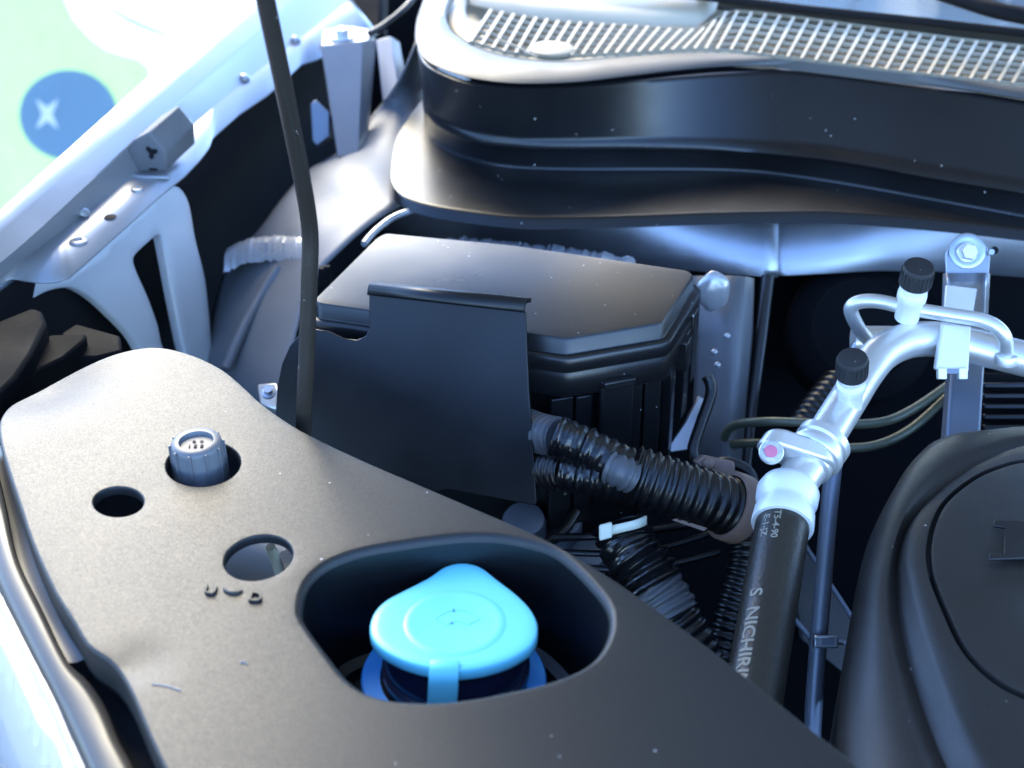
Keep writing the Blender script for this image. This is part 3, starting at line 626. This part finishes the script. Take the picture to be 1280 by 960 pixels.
bm = B(); loft(bm, [[p + od * .002 - Z * .006 for p in rc]] + [[p + od * a - Z * b for p in rc] for a, b in ((.008, .012), (.016, .022), (.026, .036), (.034, .06), (.038, .10))]); obj('reflector', bm, M_CHROME, hl)
for k in range(0, 60, 3):
    bm = B(); p = rc[k]; tube(bm, [p + od * .001 - Z * .003, p + od * .009 - Z * .007, p + od * .02 - Z * .018], .0009, 6); obj('rib', bm, M_CHROME, hl)

# ================================================================= HOOD (open, held by the rod)
ho = thing('hood', 'open hood held up above the engine bay', 'hood', P(700, 20, .16))
hw = [LON * 1.00 + LAT * x + Z * .115 for x in (-.235, 0, .5, 1.1)]
hw = [Vector((p.x, p.y, p.z)) for p in hw]
hdir = (-LON * math.cos(R(44)) + Z * math.sin(R(44)))
rows = []
for s in (0, .25, .5, .75, .95):
    rows.append([p + hdir * s + (LAT * (.05 * s * s if i == 0 else 0)) + Vector((0, 0, .02 * math.sin(math.pi * s))) for i, p in enumerate(hw)])
bm = B(); loft(bm, rows); obj('inner_skin', bm, M_HOOD, ho, solid=.02, off=1)

# ================================================================= PROP ROD
rp = smooth([D(381, 600, .675), D(379, 545, .67), D(383, 450, .65), D(387, 340, .63), D(387, 285, .62), D(376, 215, .598), D(355, 110, .567), D(332, 0, .54), D(325, -40, .53)], 60)
e_ = (rp[-1] - rp[-8]).normalized(); rp += [rp[-1] + e_ * (.06 * k) for k in range(1, 10)]
bm = B(); tube(bm, rp, .0036, 16)
obj('prop_rod', bm, M_ROD, label='thin black painted hood prop rod rising behind the cover panel', cat='prop rod')

# ================================================================= FUSE BOX
fb = thing('fuse_box', 'black plastic fuse box with chamfered stepped lid', 'fuse box', P(640, 560, -.12))
LID = [P(u, v, 0) for u, v in ((482, 291), (640, 306), (862, 338), (868, 344), (829, 404), (708, 424), (560, 402), (396, 379), (392, 374), (470, 297))]
def tiers(bm, tab):
    rows = []
    for g, z in tab: rows.append([Vector((p.x, p.y, z)) for p in offset2(LID, g)])
    return rows
def roundpoly(poly, r):
    out = []
    n = len(poly)
    for i in range(n):
        a, b, c = poly[i - 1], poly[i], poly[(i + 1) % n]
        d1 = (a - b); d2 = (c - b); k1 = min(r, d1.length * .4); k2 = min(r, d2.length * .4)
        p1 = b + d1.normalized() * k1; p2 = b + d2.normalized() * k2
        for t in (0, .33, .67, 1): out.append(p1.lerp(b, t).lerp(b.lerp(p2, t), t))
    return out
LID = roundpoly(LID, .003)
bm = B(); rows = tiers(bm, [(-.006, -.033), (.0035, -.032), (.0045, -.031), (.0045, -.0185), (.0040, -.0178), (.0040, -.0170), (.0045, -.0163), (.0045, -.0098), (.0038, -.0090), (.0008, -.0086), (.0004, -.0080), (.0, -.0012), (-.0010, 0), (-.004, .0001)])
loft(bm, rows, True, False, True); obj('lid', bm, M_FUSE, fb)
bm = B(); rows = tiers(bm, [(-.012, -.135), (-.006, -.10), (-.004, -.034), (-.0045, -.030)]); loft(bm, rows, True, True, True); obj('body', bm, M_FUSE, fb)
bm = B()                                          # small white paint tick on the lid edge
a_, b_ = P(718, 430, -.006), P(726, 428.5, -.006)
for p0, p1 in ((P(721, 427, -.004), P(718.5, 432, -.0075)), (P(718.5, 432, -.0075), P(727, 431, -.0075)), (P(724, 428, -.0045), P(724, 436, -.0095))):
    tube(bm, [p0 + Vector((0, -.0012, 0)), p1 + Vector((0, -.0012, 0))], .0003, 6)
obj('paint_tick', bm, M_WHITE, fb)
# clip and ribs on the chamfered faces
fD, fC = P(708, 424, 0), P(829, 404, 0); fd = (fC - fD).normalized(); fn = Vector((fd.y, -fd.x, 0))
def onface(s, z, o): return fD + fd * s + fn * o + Z * z
FL = (fC - fD).length
bm = B(); obox(bm, onface(FL * .50, -.058, .004), fd * .0092, fn * .0022, Z * .0330); obj('latch', bm, M_FUSE, fb, bevel=.0010)
bm = B(); obox(bm, onface(FL * .50, -.0265, .0075), fd * .0088, fn * .0015, Z * .0022); obj('latch_hook', bm, M_FUSE, fb, bevel=.0007)
for s, zc, h, wd in ((.20, -.075, .040, .0045), (.76, -.070, .040, .0030), (.93, -.070, .042, .0045), (-.03, -.080, .046, .006)):
    bm = B(); obox(bm, onface(FL * s, zc, -.0015), fd * wd, fn * .0018, Z * h); obj('rib', bm, M_FUSE, fb, bevel=.0007)
fB = P(866, 342, 0); gd = (fB - fC).normalized(); gn = Vector((gd.y, -gd.x, 0))
def onside(s, z, o): return fC + gd * s + gn * o + Z * z
GL = (fB - fC).length
for s, zc, wd, h, o in ((.42, -.030, .005, .009, .006), (.58, -.048, .006, .026, .003), (.78, -.036, .006, .022, .004), (.25, -.06, .004, .03, .001)):
    bm = B(); obox(bm, onside(GL * s, zc, o), gd * wd, gn * .003, Z * h); obj('hinge_lug', bm, M_FUSE, fb, bevel=.0008)
# ================================================================= SHIELD PLATE
pE = P(396, 379, 0); pn = (P(708, 424, 0) - pE); pn = Vector((pn.y, -pn.x, 0)).normalized()
if pn.y > 0: pn = -pn
pn = (pn + Z * .48).normalized(); po = pE + Vector((pn.x, pn.y, 0)).normalized() * .022 + Z * .0
def SP_(u, v, k=0): return PP(u, v, po, pn) + pn * k
sh = thing('shield_plate', 'flat black plastic shield standing in front of the fuse box with notched corner', 'shield', PP(520, 640, po, pn))
so_ = [(461, 367), (560, 378), (655, 389), (657, 391), (658, 430), (661, 490), (666, 555), (671, 628), (668, 632), (560, 612), (440, 640), (340, 600), (344, 520), (346, 485), (352, 455), (362, 432), (376, 416), (392, 411), (410, 414), (430, 423), (446, 425), (457, 420), (462, 408), (461, 390)]
pe1 = Vector((-pn.y, pn.x, 0)); pts = [SP_(*q) for q in so_]
bm = B(); prism(bm, pts, -pn * .0022); obj('plate', bm, M_PLATE, sh, bevel=.0008)
bm = B()
fa, fb2 = SP_(461, 367), SP_(656, 389)
rows = []
for t in range(8):
    a = R(90 * t / 7); r = .0045
    off = -pn * (r * (1 - math.cos(a))) + Z * (r * math.sin(a)); rows.append([fa + off, fb2 + off])
rows.append([fa - pn * .012 + Z * .0048, fb2 - pn * .012 + Z * .0048])
loft(bm, rows); obj('folded_top', bm, M_PLATE, sh, solid=.0022, off=1)
# ================================================================= HARNESSES
def corr(path, r0, amp, pitch):
    L = sum((b - a).length for a, b in zip(path, path[1:])); n = max(8, int(L / pitch * 8)); p = even(path, n)
    return p, [r0 + amp * max(-.6, min(.6, math.cos(2 * math.pi * k / 8) * 1.2)) for k in range(n)]
hn = thing('wire_harness', 'thick black corrugated wiring conduit with taped twin branches leaving the shield', 'wiring', D(800, 640, .73))
bm = B(); p, r = corr(smooth([D(790, 592, .722), D(830, 606, .722), D(880, 622, .725), D(925, 638, .735)], 60), .0138, .0011, .0046); tube(bm, p, r, 28); obj('main_conduit', bm, M_TUBE, hn)
bm = B(); p, r = corr(smooth([D(632, 524, .80), D(672, 541, .748), D(702, 548, .730)], 30), .0098, .0010, .0042); tube(bm, p, r, 24); obj('upper_conduit', bm, M_TUBEG, hn)
bm = B(); p, r = corr(smooth([D(632, 578, .80), D(676, 587, .748), D(712, 590, .728)], 30), .0095, .0009, .0042); tube(bm, p, r, 24); obj('lower_conduit', bm, M_TUBE, hn)
random.seed(11)
def taped(path, ra_, rb_, n=50):
    p = even(path, n); return p, [ra_ + (rb_ - ra_) * k / (n - 1) + .0006 * math.sin(k * 1.15) + random.uniform(-.0003, .0003) for k in range(n)]
bm = B(); p, r = taped(smooth([D(694, 545, .722), D(735, 562, .72), D(775, 582, .72), D(800, 594, .722)], 60), .0102, .0105); tube(bm, p, r, 24); obj('taped_branch', bm, M_TAPE, hn)
bm = B(); p, r = taped(smooth([D(700, 589, .724), D(735, 596, .722), D(775, 600, .722), D(800, 600, .724)], 60), .0092, .0105); tube(bm, p, r, 24); obj('taped_branch', bm, M_TAPE, hn)
bm = B(); p, r = taped(smooth([D(762, 584, .714), D(776, 590, .712), D(790, 596, .714)], 20), .0080, .0080, 20); tube(bm, p, r, 20); obj('tape_wrap', bm, M_TUBEG, hn)
# clamp at the end of the conduit
cp = thing('conduit_clamp', 'brown grey plastic clamp ring with tab holding the conduit end', 'clamp', D(915, 660, .74))
cxd = (D(925, 638, .735) - D(880, 622, .725)).normalized(); cen = D(916, 634, .733)
bm = B(); lathe(bm, cen - cxd * .004, cxd, [(.0152, 0), (.0172, 0), (.0176, .001), (.0176, .008), (.0172, .009), (.0152, .009), (.0152, 0)], 40, False, False); obj('ring', bm, M_CLAMP, cp)
bm = B(); prism(bm, [D(868, 578, .745), D(880, 569, .745), D(918, 577, .745), D(920, 600, .745), D(900, 604, .745)], FW * .012); obj('tab', bm, M_CLAMP, cp, bevel=.001)
bm = B(); lathe(bm, D(886, 580, .744), -FW, [(.003, 0), (.003, .002), (.002, .003)], 16); obj('pin', bm, M_CLAMP, cp)
bm = B(); prism(bm, [D(840, 650, .72), D(846, 648, .72), D(884, 660, .72), D(880, 664, .72)], FW * .004); obj('ring_tail', bm, M_CLAMP, cp)
# lower harness
lh = thing('lower_harness', 'black taped conduit with a grey collar dropping below the cream tie', 'wiring', D(830, 790, .70))
bm = B(); p, r = taped(smooth([D(776, 655, .722), D(786, 685, .718), D(806, 715, .714), D(818, 735, .712)], 40), .0135, .0150, 44)
tube(bm, p, [q + .0010 * math.sin(k * .95) for k, q in enumerate(r)], 24); obj('taped_run', bm, M_TAPE, lh)
bm = B(); p, r = corr(smooth([D(812, 728, .713), D(826, 748, .712), D(840, 772, .710)], 30), .0142, .0009, .0050); tube(bm, p, r, 26); obj('grey_collar', bm, M_TUBEG, lh)
bm = B(); p, r = corr(smooth([D(838, 770, .711), D(860, 805, .71), D(880, 850, .71)], 40), .0130, .0011, .0050); tube(bm, p, r, 26); obj('tail_conduit', bm, M_TUBE, lh)
zt = thing('zip_tie', 'cream plastic cable tie cinched round the taped conduit', 'cable tie', D(780, 665, .705))
bm = B(); p = smooth([D(757, 664, .704), D(775, 660, .702), D(795, 655, .703), D(806, 650, .710)], 24); loft(bm, [[q + UP * a for q in p] for a in (-.0021, .0021)]); obj('strap', bm, M_TIE, zt, solid=.0012)
bm = B(); obox(bm, D(757, 664, .702), RT * .0030 + UP * .0008, UP * .0036, FW * .0028); obj('lock_head', bm, M_TIE, zt, bevel=.0008)
bm = B(); p, r = corr(smooth([D(930, 640, .765), D(935, 700, .755), D(915, 770, .75), D(895, 860, .75)], 60), .0098, .0010, .0046); tube(bm, p, r, 22); obj('rear_conduit', bm, M_TUBE, label='dark corrugated conduit hanging behind the thick rubber hose', cat='conduit')
for k, (a, b, c, r) in enumerate([((690, 672, .78), (770, 668, .77), (900, 650, .78), .0022), ((690, 690, .78), (800, 690, .775), (905, 662, .78), .0018), ((720, 640, .80), (700, 668, .79), (660, 690, .78), .0030), ((700, 706, .78), (800, 712, .775), (900, 690, .775), .0018)]):
    bm = B(); tube(bm, smooth([D(*a), D(*b), D(*c)], 30), r, 10)
    obj('cable', bm, M_TUBE, label=('thin black cable touching the underside of the clamp ring', 'thin black cable crossing just below the cream cable tie', 'stubby black cable bending down beside the shield plate', 'lowest thin black cable passing behind the taped conduit')[k], cat='cable', group='thin cables below the conduit')
# bits of engine seen low between fuse box and cover
lm = thing('cast_housing', 'dull metal casting low between the cover panel and fuse box', 'casting', D(690, 720, .80))
for c, r in ((D(655, 652, .80), .012), (D(705, 655, .81), .010), (D(735, 695, .80), .010)):
    bm = B(); lathe(bm, c, -FW + UP * .8, [(r, -.02), (r, .0), (r * .9, .003), (r * .5, .004)], 24); obj('boss', bm, M_STEEL, lm)

# ================================================================= AIR-CONDITIONING PIPES
ac = thing('coolant_hose', 'thick black rubber hose with white crimp ferrule and printed lettering', 'hose', D(940, 860, .60))
ht, hb = D(984, 622, .683), D(938, 892, .600)
hd = (hb - ht).normalized()
hp_ = [ht.lerp(hb, k / 40) for k in range(41)] + [hb + hd * .02, hb + hd * .05]
HRAD = .0122
bm = B(); tube(bm, hp_, HRAD, 40); obj('rubber_hose', bm, M_HOSE, ac)
# ferrule
fax = -hd
bm = B(); lathe(bm, ht + hd * .018, fax, [(HRAD, 0), (HRAD + .0016, 0), (HRAD + .0020, .001), (HRAD + .0016, .008), (HRAD + .0006, .010), (HRAD + .0006, .013), (HRAD + .0020, .0155), (HRAD + .0022, .021), (HRAD + .0008, .0245), (HRAD * .7, .0262)], 48); obj('crimp_ferrule', bm, M_WHITE, ac)
# printing wrapped onto the rubber
side = hd.cross(-FW).normalized(); facing = side.cross(hd).normalized()
if facing.dot(FW) > 0: facing = -facing
def wrap(txt, size, s0, th0, name):
    bm = textmesh(txt, size, 0, size * .02)
    bmesh.ops.subdivide_edges(bm, edges=[e for e in bm.edges if e.calc_length() > .0015], cuts=1)
    for q in bm.verts:
        s = s0 + q.co.x * 1.22; th = th0 - q.co.y / HRAD
        f = s / (hb - ht).length * (hb - ht).length; c = ht + hd * s
        d = (RT_ * math.sin(th) + facing * math.cos(th)); q.co = c + d * (HRAD + .00025)
    obj(name, bm, M_PRINT, ac, flat=True)
RT_ = side if side.dot(RT) < 0 else -side
wrap('S  NICHIRIN', .0080, .064, 1.02, 'brand_print')
wrap('T5-4-90', .0042, .019, .62, 'date_print'); wrap('E-1-JZ', .0042, .021, 1.02, 'date_print')
# flange joint
fj = thing('pipe_flange', 'white aluminium flange block with pink marked bolt joining pipe to hose', 'flange', D(985, 600, .69))
fc = D(966, 563, .685); fr = D(1008, 582, .69)
bm = B(); ax_ = (D(1040, 540, .705) - D(995, 605, .687)).normalized()
def hull(cs, n=28):
    (a, ra_), (b, rb_) = cs; d = (b - a); L = d.length; d.normalize(); pl = ax_.cross(d).normalized(); dd = pl.cross(ax_); out = []
    for k in range(n // 2 + 1): t = -math.pi / 2 + math.pi * k / (n // 2); out.append(b + (d * math.cos(t) + pl * math.sin(t)) * rb_)
    for k in range(n // 2 + 1): t = math.pi / 2 + math.pi * k / (n // 2); out.append(a + (d * math.cos(t) + pl * math.sin(t)) * ra_)
    return out
prism(bm, hull([(fc, .0080), (fr, .0125)]), ax_ * .010); obj('flange_block', bm, M_ALU, fj, bevel=.0015)
bm = B(); lathe(bm, D(1000, 596, .688), ax_, [(.0098, -.010), (.0098, .006), (.0115, .007), (.0115, .010)], 32); obj('spigot', bm, M_ALU, fj)
bm = B(); lathe(bm, D(1016, 572, .692), ax_, [(.0125, 0), (.0135, .001), (.0135, .004), (.0120, .005), (.0120, .007), (.0132, .008), (.0132, .012), (.0105, .014)], 36); obj('collar', bm, M_ALU, fj)
bolt = hexbolt(D(964, 566, .676), -FW * .9 + UP * .35 - RT * .1, .0042, .006, fj, M_ALU, washer=1.35)
bm = B(); lathe(bm, D(963.5, 564, .6692), -FW * .9 + UP * .35 - RT * .1, [(.0030, 0), (.0028, .0004)], 18); obj('paint_mark', bm, M_PINK, fj, label='pink paint dab on the bolt head')
# main pipe
mp = thing('coolant_pipe', 'bent aluminium pipe sweeping from the flange to the bracket with service valve', 'pipe', D(1040, 560, .70))
bm = B(); mpp = smooth([D(1018, 570, .692), D(1035, 540, .702), D(1060, 500, .72), D(1082, 465, .738), D(1104, 440, .750), D(1135, 426, .762), D(1170, 424, .770), D(1205, 430, .772), D(1250, 441, .768), D(1300, 453, .762), D(1360, 465, .755)], 90)
tube(bm, mpp, .0092, 28); obj('large_pipe', bm, M_ALU, mp)
bm = B(); tp = smooth([D(1088, 428, .79), D(1076, 414, .784), D(1066, 396, .778), D(1064, 384, .774), D(1076, 377, .770), D(1100, 377, .766), D(1140, 386, .760), D(1190, 394, .756), D(1226, 400, .752), D(1246, 409, .750), D(1257, 424, .752), D(1258, 444, .760)], 90)
tube(bm, tp, .0037, 18); obj('bypass_pipe', bm, M_ALU, mp)
bm = B(); lathe(bm, D(1258, 446, .760), -FW * .5 + UP * .8, [(.0062, -.003), (.0062, .001), (.0055, .002), (.0036, .0022)], 28); obj('braze_collar', bm, M_ALU, mp)
bm = B(); lathe(bm, D(1080, 425, .795), RT, [(.0075, -.006), (.0075, .012), (.0068, .05)], 24); obj('rear_pipe', bm, M_ALU, mp)
bm = B(); prism(bm, [D(1062, 440, .79), D(1074, 416, .79), D(1082, 418, .79), D(1076, 444, .79)], FW * .006); obj('rear_tab', bm, M_ZINC, mp, bevel=.0006)
vax = -FW * .70 + UP * .72
def valve(c, sc_, ax, sub):
    bm = B(); lathe(bm, c, ax, [(.0062 * sc_, -.008), (.0064 * sc_, .004), (.0074 * sc_, .005), (.0074 * sc_, .0085), (.0060 * sc_, .0092), (.0060 * sc_, .011), (.0072 * sc_, .012), (.0072 * sc_, .0145)], 32); obj('valve_body', bm, M_WHITE, mp)
    bm = B(); lathe(bm, c + ax.normalized() * .0146, ax, [(.0080 * sc_, 0), (.0082 * sc_, .001), (.0078 * sc_, .0100), (.0073 * sc_, .0112), (.0060 * sc_, .0114)], 40); cp_ = obj('valve_cap', bm, M_CAPB, mp, label='knurled black service valve cap')
    nx = ax.orthogonal().normalized(); ny = ax.normalized().cross(nx)
    for k in range(20):
        a = 2 * math.pi * k / 20; d = nx * math.cos(a) + ny * math.sin(a); bm = B()
        obox(bm, c + ax.normalized() * .0196 + d * .0080 * sc_, d * .0003, d.cross(ax.normalized()) * .0005, ax.normalized() * .0040); obj('knurl', bm, M_CAPB, cp_)
valve(D(1137, 382, .757), 1.0, vax, 0)
valve(D(1063, 496, .708), .92, vax + RT * -.12, 0)
# bracket
bk = thing('pipe_bracket', 'silver strap bracket bolted to the beam carrying a white clip', 'bracket', D(1205, 470, .76))
def bd(v): return .823 - .06 * max(0, min(1, (v - 330) / 130))
bo = [(1182, 318), (1186, 308), (1195, 299), (1210, 294), (1226, 299), (1234, 308), (1238, 322)]
bm = B(); prism(bm, [D(u, v, .818) for u, v in bo] + [D(1236, 345, .815), D(1183, 345, .815)], FW * .002); obj('bolt_pad', bm, M_ZINC, bk, bevel=.0005)
bm = B(); lathe(bm, D(1209, 314, .8165), -FW, [(.0100, 0), (.0100, .0006), (.0092, .0012), (.0070, .0008)], 32); obj('washer', bm, M_ZINC, bk)
hexbolt(D(1208, 316, .8155), -FW, .0048, .007, bk, M_ALU, washer=1.2)
bm = B(); rows = []
for v in (343, 360, 380, 400, 420, 440): rows.append([D(1181 - (v - 343) * .03, v, bd(v) - .002), D(1184, v, bd(v) - .006), D(1186, v, bd(v) - .003), D(1230 - (v - 343) * .03, v, bd(v) - .003), D(1232 - (v - 343) * .03, v, bd(v) - .006), D(1235 - (v - 343) * .05, v, bd(v) - .002)])
loft(bm, rows); obj('strap', bm, M_ZINC, bk, solid=.0012)
bm = B(); prism(bm, [D(1183, 356, .803), D(1222, 361, .803), D(1215, 402, .783), D(1180, 398, .783)], FW * .003); obj('white_tag', bm, M_WHITE, bk, bevel=.0006)
bm = B(); prism(bm, [D(1178, 404, .760), D(1214, 408, .760), D(1211, 466, .748), D(1170, 462, .748)], FW * .006); obj('white_clip', bm, M_WHITE, bk, bevel=.001)
for u in (1177, 1203):
    bm = B(); obox(bm, D(u, 467, .749), RT * .0022, UP * .0028, FW * .002); obj('clip_foot', bm, M_WHITE, bk, bevel=.0005)
bm = B(); obox(bm, D(1190, 464, .7485), RT * .006, UP * .0012, FW * .001); obj('clip_slot', bm, M_STEEL, bk)
bm = B(); lathe(bm, D(1243, 313, .8165), -FW, [(.0022, 0), (.0022, .0005)], 14); obj('pilot_hole', bm, M_TRIM_SHADE, bk)
bm = B(); lathe(bm, D(1239, 315, .816), -FW, [(.0016, 0), (.0016, .001)], 14); obj('lock_tab', bm, M_ZINC, bk)
sl = thing('support_leg', 'blue grey box leg dropping from the bracket behind engine cover', 'leg', D(1205, 560, .79))
bm = B(); prism(bm, [D(1192, 430, .80), D(1233, 440, .80), D(1226, 560, .77), D(1182, 560, .77)], FW * .012); obj('leg', bm, M_STEEL, sl, bevel=.002)

# ================================================================= ENGINE COVER
ec = thing('engine_cover', 'domed dark grained engine cover with grooved edge and oval badge plate', 'engine cover', P(1250, 800, -.12))
o_ = [(1062, 1060), (1052, 990), (1048, 930), (1052, 860), (1061, 795), (1070, 735), (1089, 667), (1125, 598), (1145, 572), (1165, 556), (1203, 546), (1280, 543), (1400, 548), (1500, 560)]
i1 = [(1200, 1060), (1176, 1000), (1162, 960), (1139, 900), (1116, 813), (1108, 758), (1112, 703), (1128, 650), (1150, 612), (1172, 590), (1200, 572), (1235, 560), (1290, 548), (1400, 550), (1500, 562)]
i2 = [(1280, 1060), (1250, 1005), (1226, 960), (1190, 887), (1157, 804), (1137, 731), (1132, 690), (1144, 648), (1180, 612), (1206, 592), (1235, 575), (1290, 556), (1400, 556), (1500, 568)]
i3 = [(1420, 905), (1340, 890), (1280, 871), (1240, 850), (1203, 813), (1176, 758), (1160, 713), (1160, 671), (1176, 630), (1213, 598), (1249, 582), (1280, 575), (1340, 575), (1420, 590)]
ro, rg1, rg2 = cl(o_, -.052, 80), cl(i1, -.034, 80), cl(i2, -.031, 80); r3 = cl(i3, -.027, 80)
bm = B()
gm = [a.lerp(b, .5) - Z * .006 for a, b in zip(rg1, rg2)]
loft(bm, [[p - Z * .09 - RT * .002 for p in ro], ro, [a.lerp(b, .15) + Z * .004 for a, b in zip(ro, rg1)], [a.lerp(b, .5) + Z * .006 for a, b in zip(ro, rg1)], [a.lerp(b, .9) + Z * .002 for a, b in zip(ro, rg1)], rg1, [a.lerp(b, .25) - Z * .003 for a, b in zip(rg1, rg2)], gm, [a.lerp(b, .85) - Z * .002 for a, b in zip(rg1, rg2)], rg2, [a.lerp(b, .12) + Z * .001 for a, b in zip(rg2, r3)], [a.lerp(b, .6) + Z * .001 for a, b in zip(rg2, r3)], [a.lerp(b, .96) for a, b in zip(rg2, r3)], [p - Z * .003 for p in r3]])
obj('shell', bm, M_ENG, ec)
bm = B(); pc = P(1428, 745, -.026)
loft(bm, [[p.lerp(pc, .02) - Z * .003 for p in r3], [p.lerp(pc, .025) + Z * .0002 for p in r3], [p.lerp(pc, .04) + Z * .0008 for p in r3], [p.lerp(pc, .4) + Z * .001 for p in r3], [p.lerp(pc, .99) + Z * .0012 for p in r3]])
obj('badge_plate', bm, M_ENG, ec, label='smooth oval badge plate')
bx = (P(1278, 652, -.024) - P(1240, 655, -.024)).normalized(); by = Vector((-bx.y, bx.x, 0))
bmk = [(1241, 660), (1242, 653), (1300, 655), (1300, 700), (1235, 702), (1236, 695), (1254, 695), (1256, 662)]
bm = B(); prism(bm, [P(u, v, -.0235) for u, v in bmk], Vector((0, 0, .0016))); obj('badge_mark', bm, M_POCK, ec, bevel=.0005)

bm = B(); prism(bm, [P(u, v, -.030) for u, v in ((1415, 905), (1415, 590), (1500, 575), (1640, 640), (1680, 800), (1600, 960), (1480, 1060), (1290, 1060))], Z * -.06); obj('rear_deck', bm, M_ENG, ec, bevel=.006)
# ================================================================= DEEP BAY DETAIL
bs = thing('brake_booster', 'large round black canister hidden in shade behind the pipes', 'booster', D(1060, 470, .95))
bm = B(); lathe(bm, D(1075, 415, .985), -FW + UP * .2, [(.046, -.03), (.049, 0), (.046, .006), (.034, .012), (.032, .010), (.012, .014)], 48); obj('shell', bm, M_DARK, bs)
for k, pts in enumerate([[(905, 548, .86), (918, 532, .85), (960, 527, .83), (1040, 530, .82), (1100, 528, .82), (1140, 512, .83), (1190, 478, .85)], [(915, 556, .86), (940, 554, .85), (1000, 556, .83), (1060, 560, .82), (1100, 555, .82), (1140, 535, .83), (1185, 495, .85)]]):
    bm = B(); tube(bm, smooth([D(*q) for q in pts], 60), .0026, 12)
    obj('brake_pipe', bm, M_OLIVE, label=('olive green brake pipe, upper of the pair behind the flange', 'olive green brake pipe, lower of the pair behind the flange')[k], cat='pipe', group='olive pipes')
bm = B(); tube(bm, smooth([D(1044, 560, .73), D(1036, 640, .73), D(1028, 740, .73), D(1018, 870, .73), D(1014, 960, .73)], 40), .0044, 14); obj('dipstick_tube', bm, M_STEEL, label='grey blue steel tube dropping beside the engine cover', cat='tube')
ct = thing('wire_tag', 'small pale clip strapped round the grey blue steel tube', 'clip', D(1032, 806, .72))
bm = B(); obox(bm, D(1032, 802, .722), RT * .0060, UP * .0030, FW * .002); obj('buckle', bm, M_ZINC, ct, bevel=.0008)
bm = B(); obox(bm, D(1034, 802, .7195), RT * .0030, UP * .0016, FW * .0006); obj('slot', bm, M_STEEL, ct)
bm = B(); tube(bm, [D(1044, 803, .722), D(1054, 804, .723)], .0008, 8); obj('tail', bm, M_ZINC, ct)
tr_ = thing('battery_tray', 'dark ribbed tray edge far down behind the steel tube', 'tray', D(1010, 760, .90))
bm = B(); prism(bm, [D(985, 690, .86), D(1010, 680, .88), D(1075, 790, .86), D(1075, 860, .84), D(1000, 800, .84)], FW * .02); obj('tray', bm, M_TUBE, tr_, bevel=.002)
bm = B(); tube(bm, [D(985, 765, .83), D(1015, 800, .83), D(1075, 805, .83)], .0016, 8); obj('tray_lip', bm, M_STEEL, tr_)
bm = B(); tube(bm, [D(1005, 680, .85), D(1070, 780, .84)], .0014, 8); obj('tray_lip', bm, M_STEEL, tr_)
bm = B(); p, r = corr(smooth([D(1000, 545, .86), D(1020, 515, .87), D(1050, 480, .88)], 30), .0105, .0010, .0048); tube(bm, p, r, 20); obj('vent_conduit', bm, M_TUBE, label='short dark ribbed conduit in shade under the aluminium pipe', cat='conduit')
bm = B(); tube(bm, smooth([D(960, 345, .91), D(950, 430, .90), D(938, 520, .89), D(930, 600, .88)], 30), .004, 10); obj('fuel_line', bm, M_TUBE, label='dim grey line running down beside the steel column', cat='pipe')
gb = thing('intake_ribs', 'stack of dark horizontal ribs under the pipe beside the box leg', 'duct', D(1260, 530, .84))
for k in range(5):
    bm = B(); obox(bm, D(1275, 482 + k * 13, .83), RT * .022, UP * .0016, FW * .006); obj('rib', bm, M_TUBE, gb, bevel=.0008)
bm = B(); obox(bm, D(1275, 510, .85), RT * .024, UP * .02, FW * .01); obj('duct_wall', bm, M_TRIM_SHADE, gb, bevel=.001)

# ================================================================= BANNER BEHIND THE CAR
bn_ = thing('printed_banner', 'upright green and white banner with blue disc and white star', 'banner', D(60, 600, 2.75))
WORLD[bn_.name] = bn_.location.copy()
bd0 = D(90, 120, 2.8); bx_ = Vector((1, .12, 0)).normalized(); by_ = Vector((0, 0, 1)); bnn = Vector((bx_.y, -bx_.x, 0))
def BN(u, v, k=0): return PP(u, v, bd0, bnn) + bnn * k
def btop(x, z): return Vector((bd0.x, bd0.y, 0)) + bx_ * x + Z * z
bm = B(); face(bm, [bm.verts.new(q) for q in (btop(-1.2, -.97), btop(.75, -.97), btop(.75, .25), btop(-1.2, .25))]); obj('fabric', bm, M_BWHITE, bn_)
bm = B(); gp = smooth([BN(u, v, .003) for u, v in ((-60, -30), (60, -30), (90, 20), (130, 60), (185, 80), (180, 130), (150, 200), (80, 300), (-60, 330))], 60, True); face(bm, [bm.verts.new(q) for q in gp]); obj('green_print', bm, M_BGREEN, bn_, flat=True)
bm = B(); face(bm, [bm.verts.new(q) for q in [BN(86 + 61 * math.cos(2 * math.pi * k / 48), 142 + 56 * math.sin(2 * math.pi * k / 48), .007) for k in range(48)]]); obj('blue_disc', bm, M_BBLUE, bn_, flat=True)
st = []
for k in range(8):
    a = 2 * math.pi * k / 8 + math.pi / 4; r = 25 if k % 2 == 0 else 8.5; st.append(BN(60 + r * math.cos(a) * .78, 140 - r * math.sin(a) * 1.05, .011))
bm = B(); face(bm, [bm.verts.new(q) for q in st]); obj('white_star', bm, M_BWHITE, bn_, flat=True)
bm = B(); pth = smooth([BN(u, v, .005) for u, v in ((118, -6), (140, 14), (180, 36), (230, 50))], 24); loft(bm, [[p + Z * .0 for p in pth], [p + Z * (.010 * math.sin(math.pi * (k + .5) / 24) + .002) for k, p in enumerate(pth)]]); obj('cyan_arc', bm, M_BCYAN, bn_, flat=True)
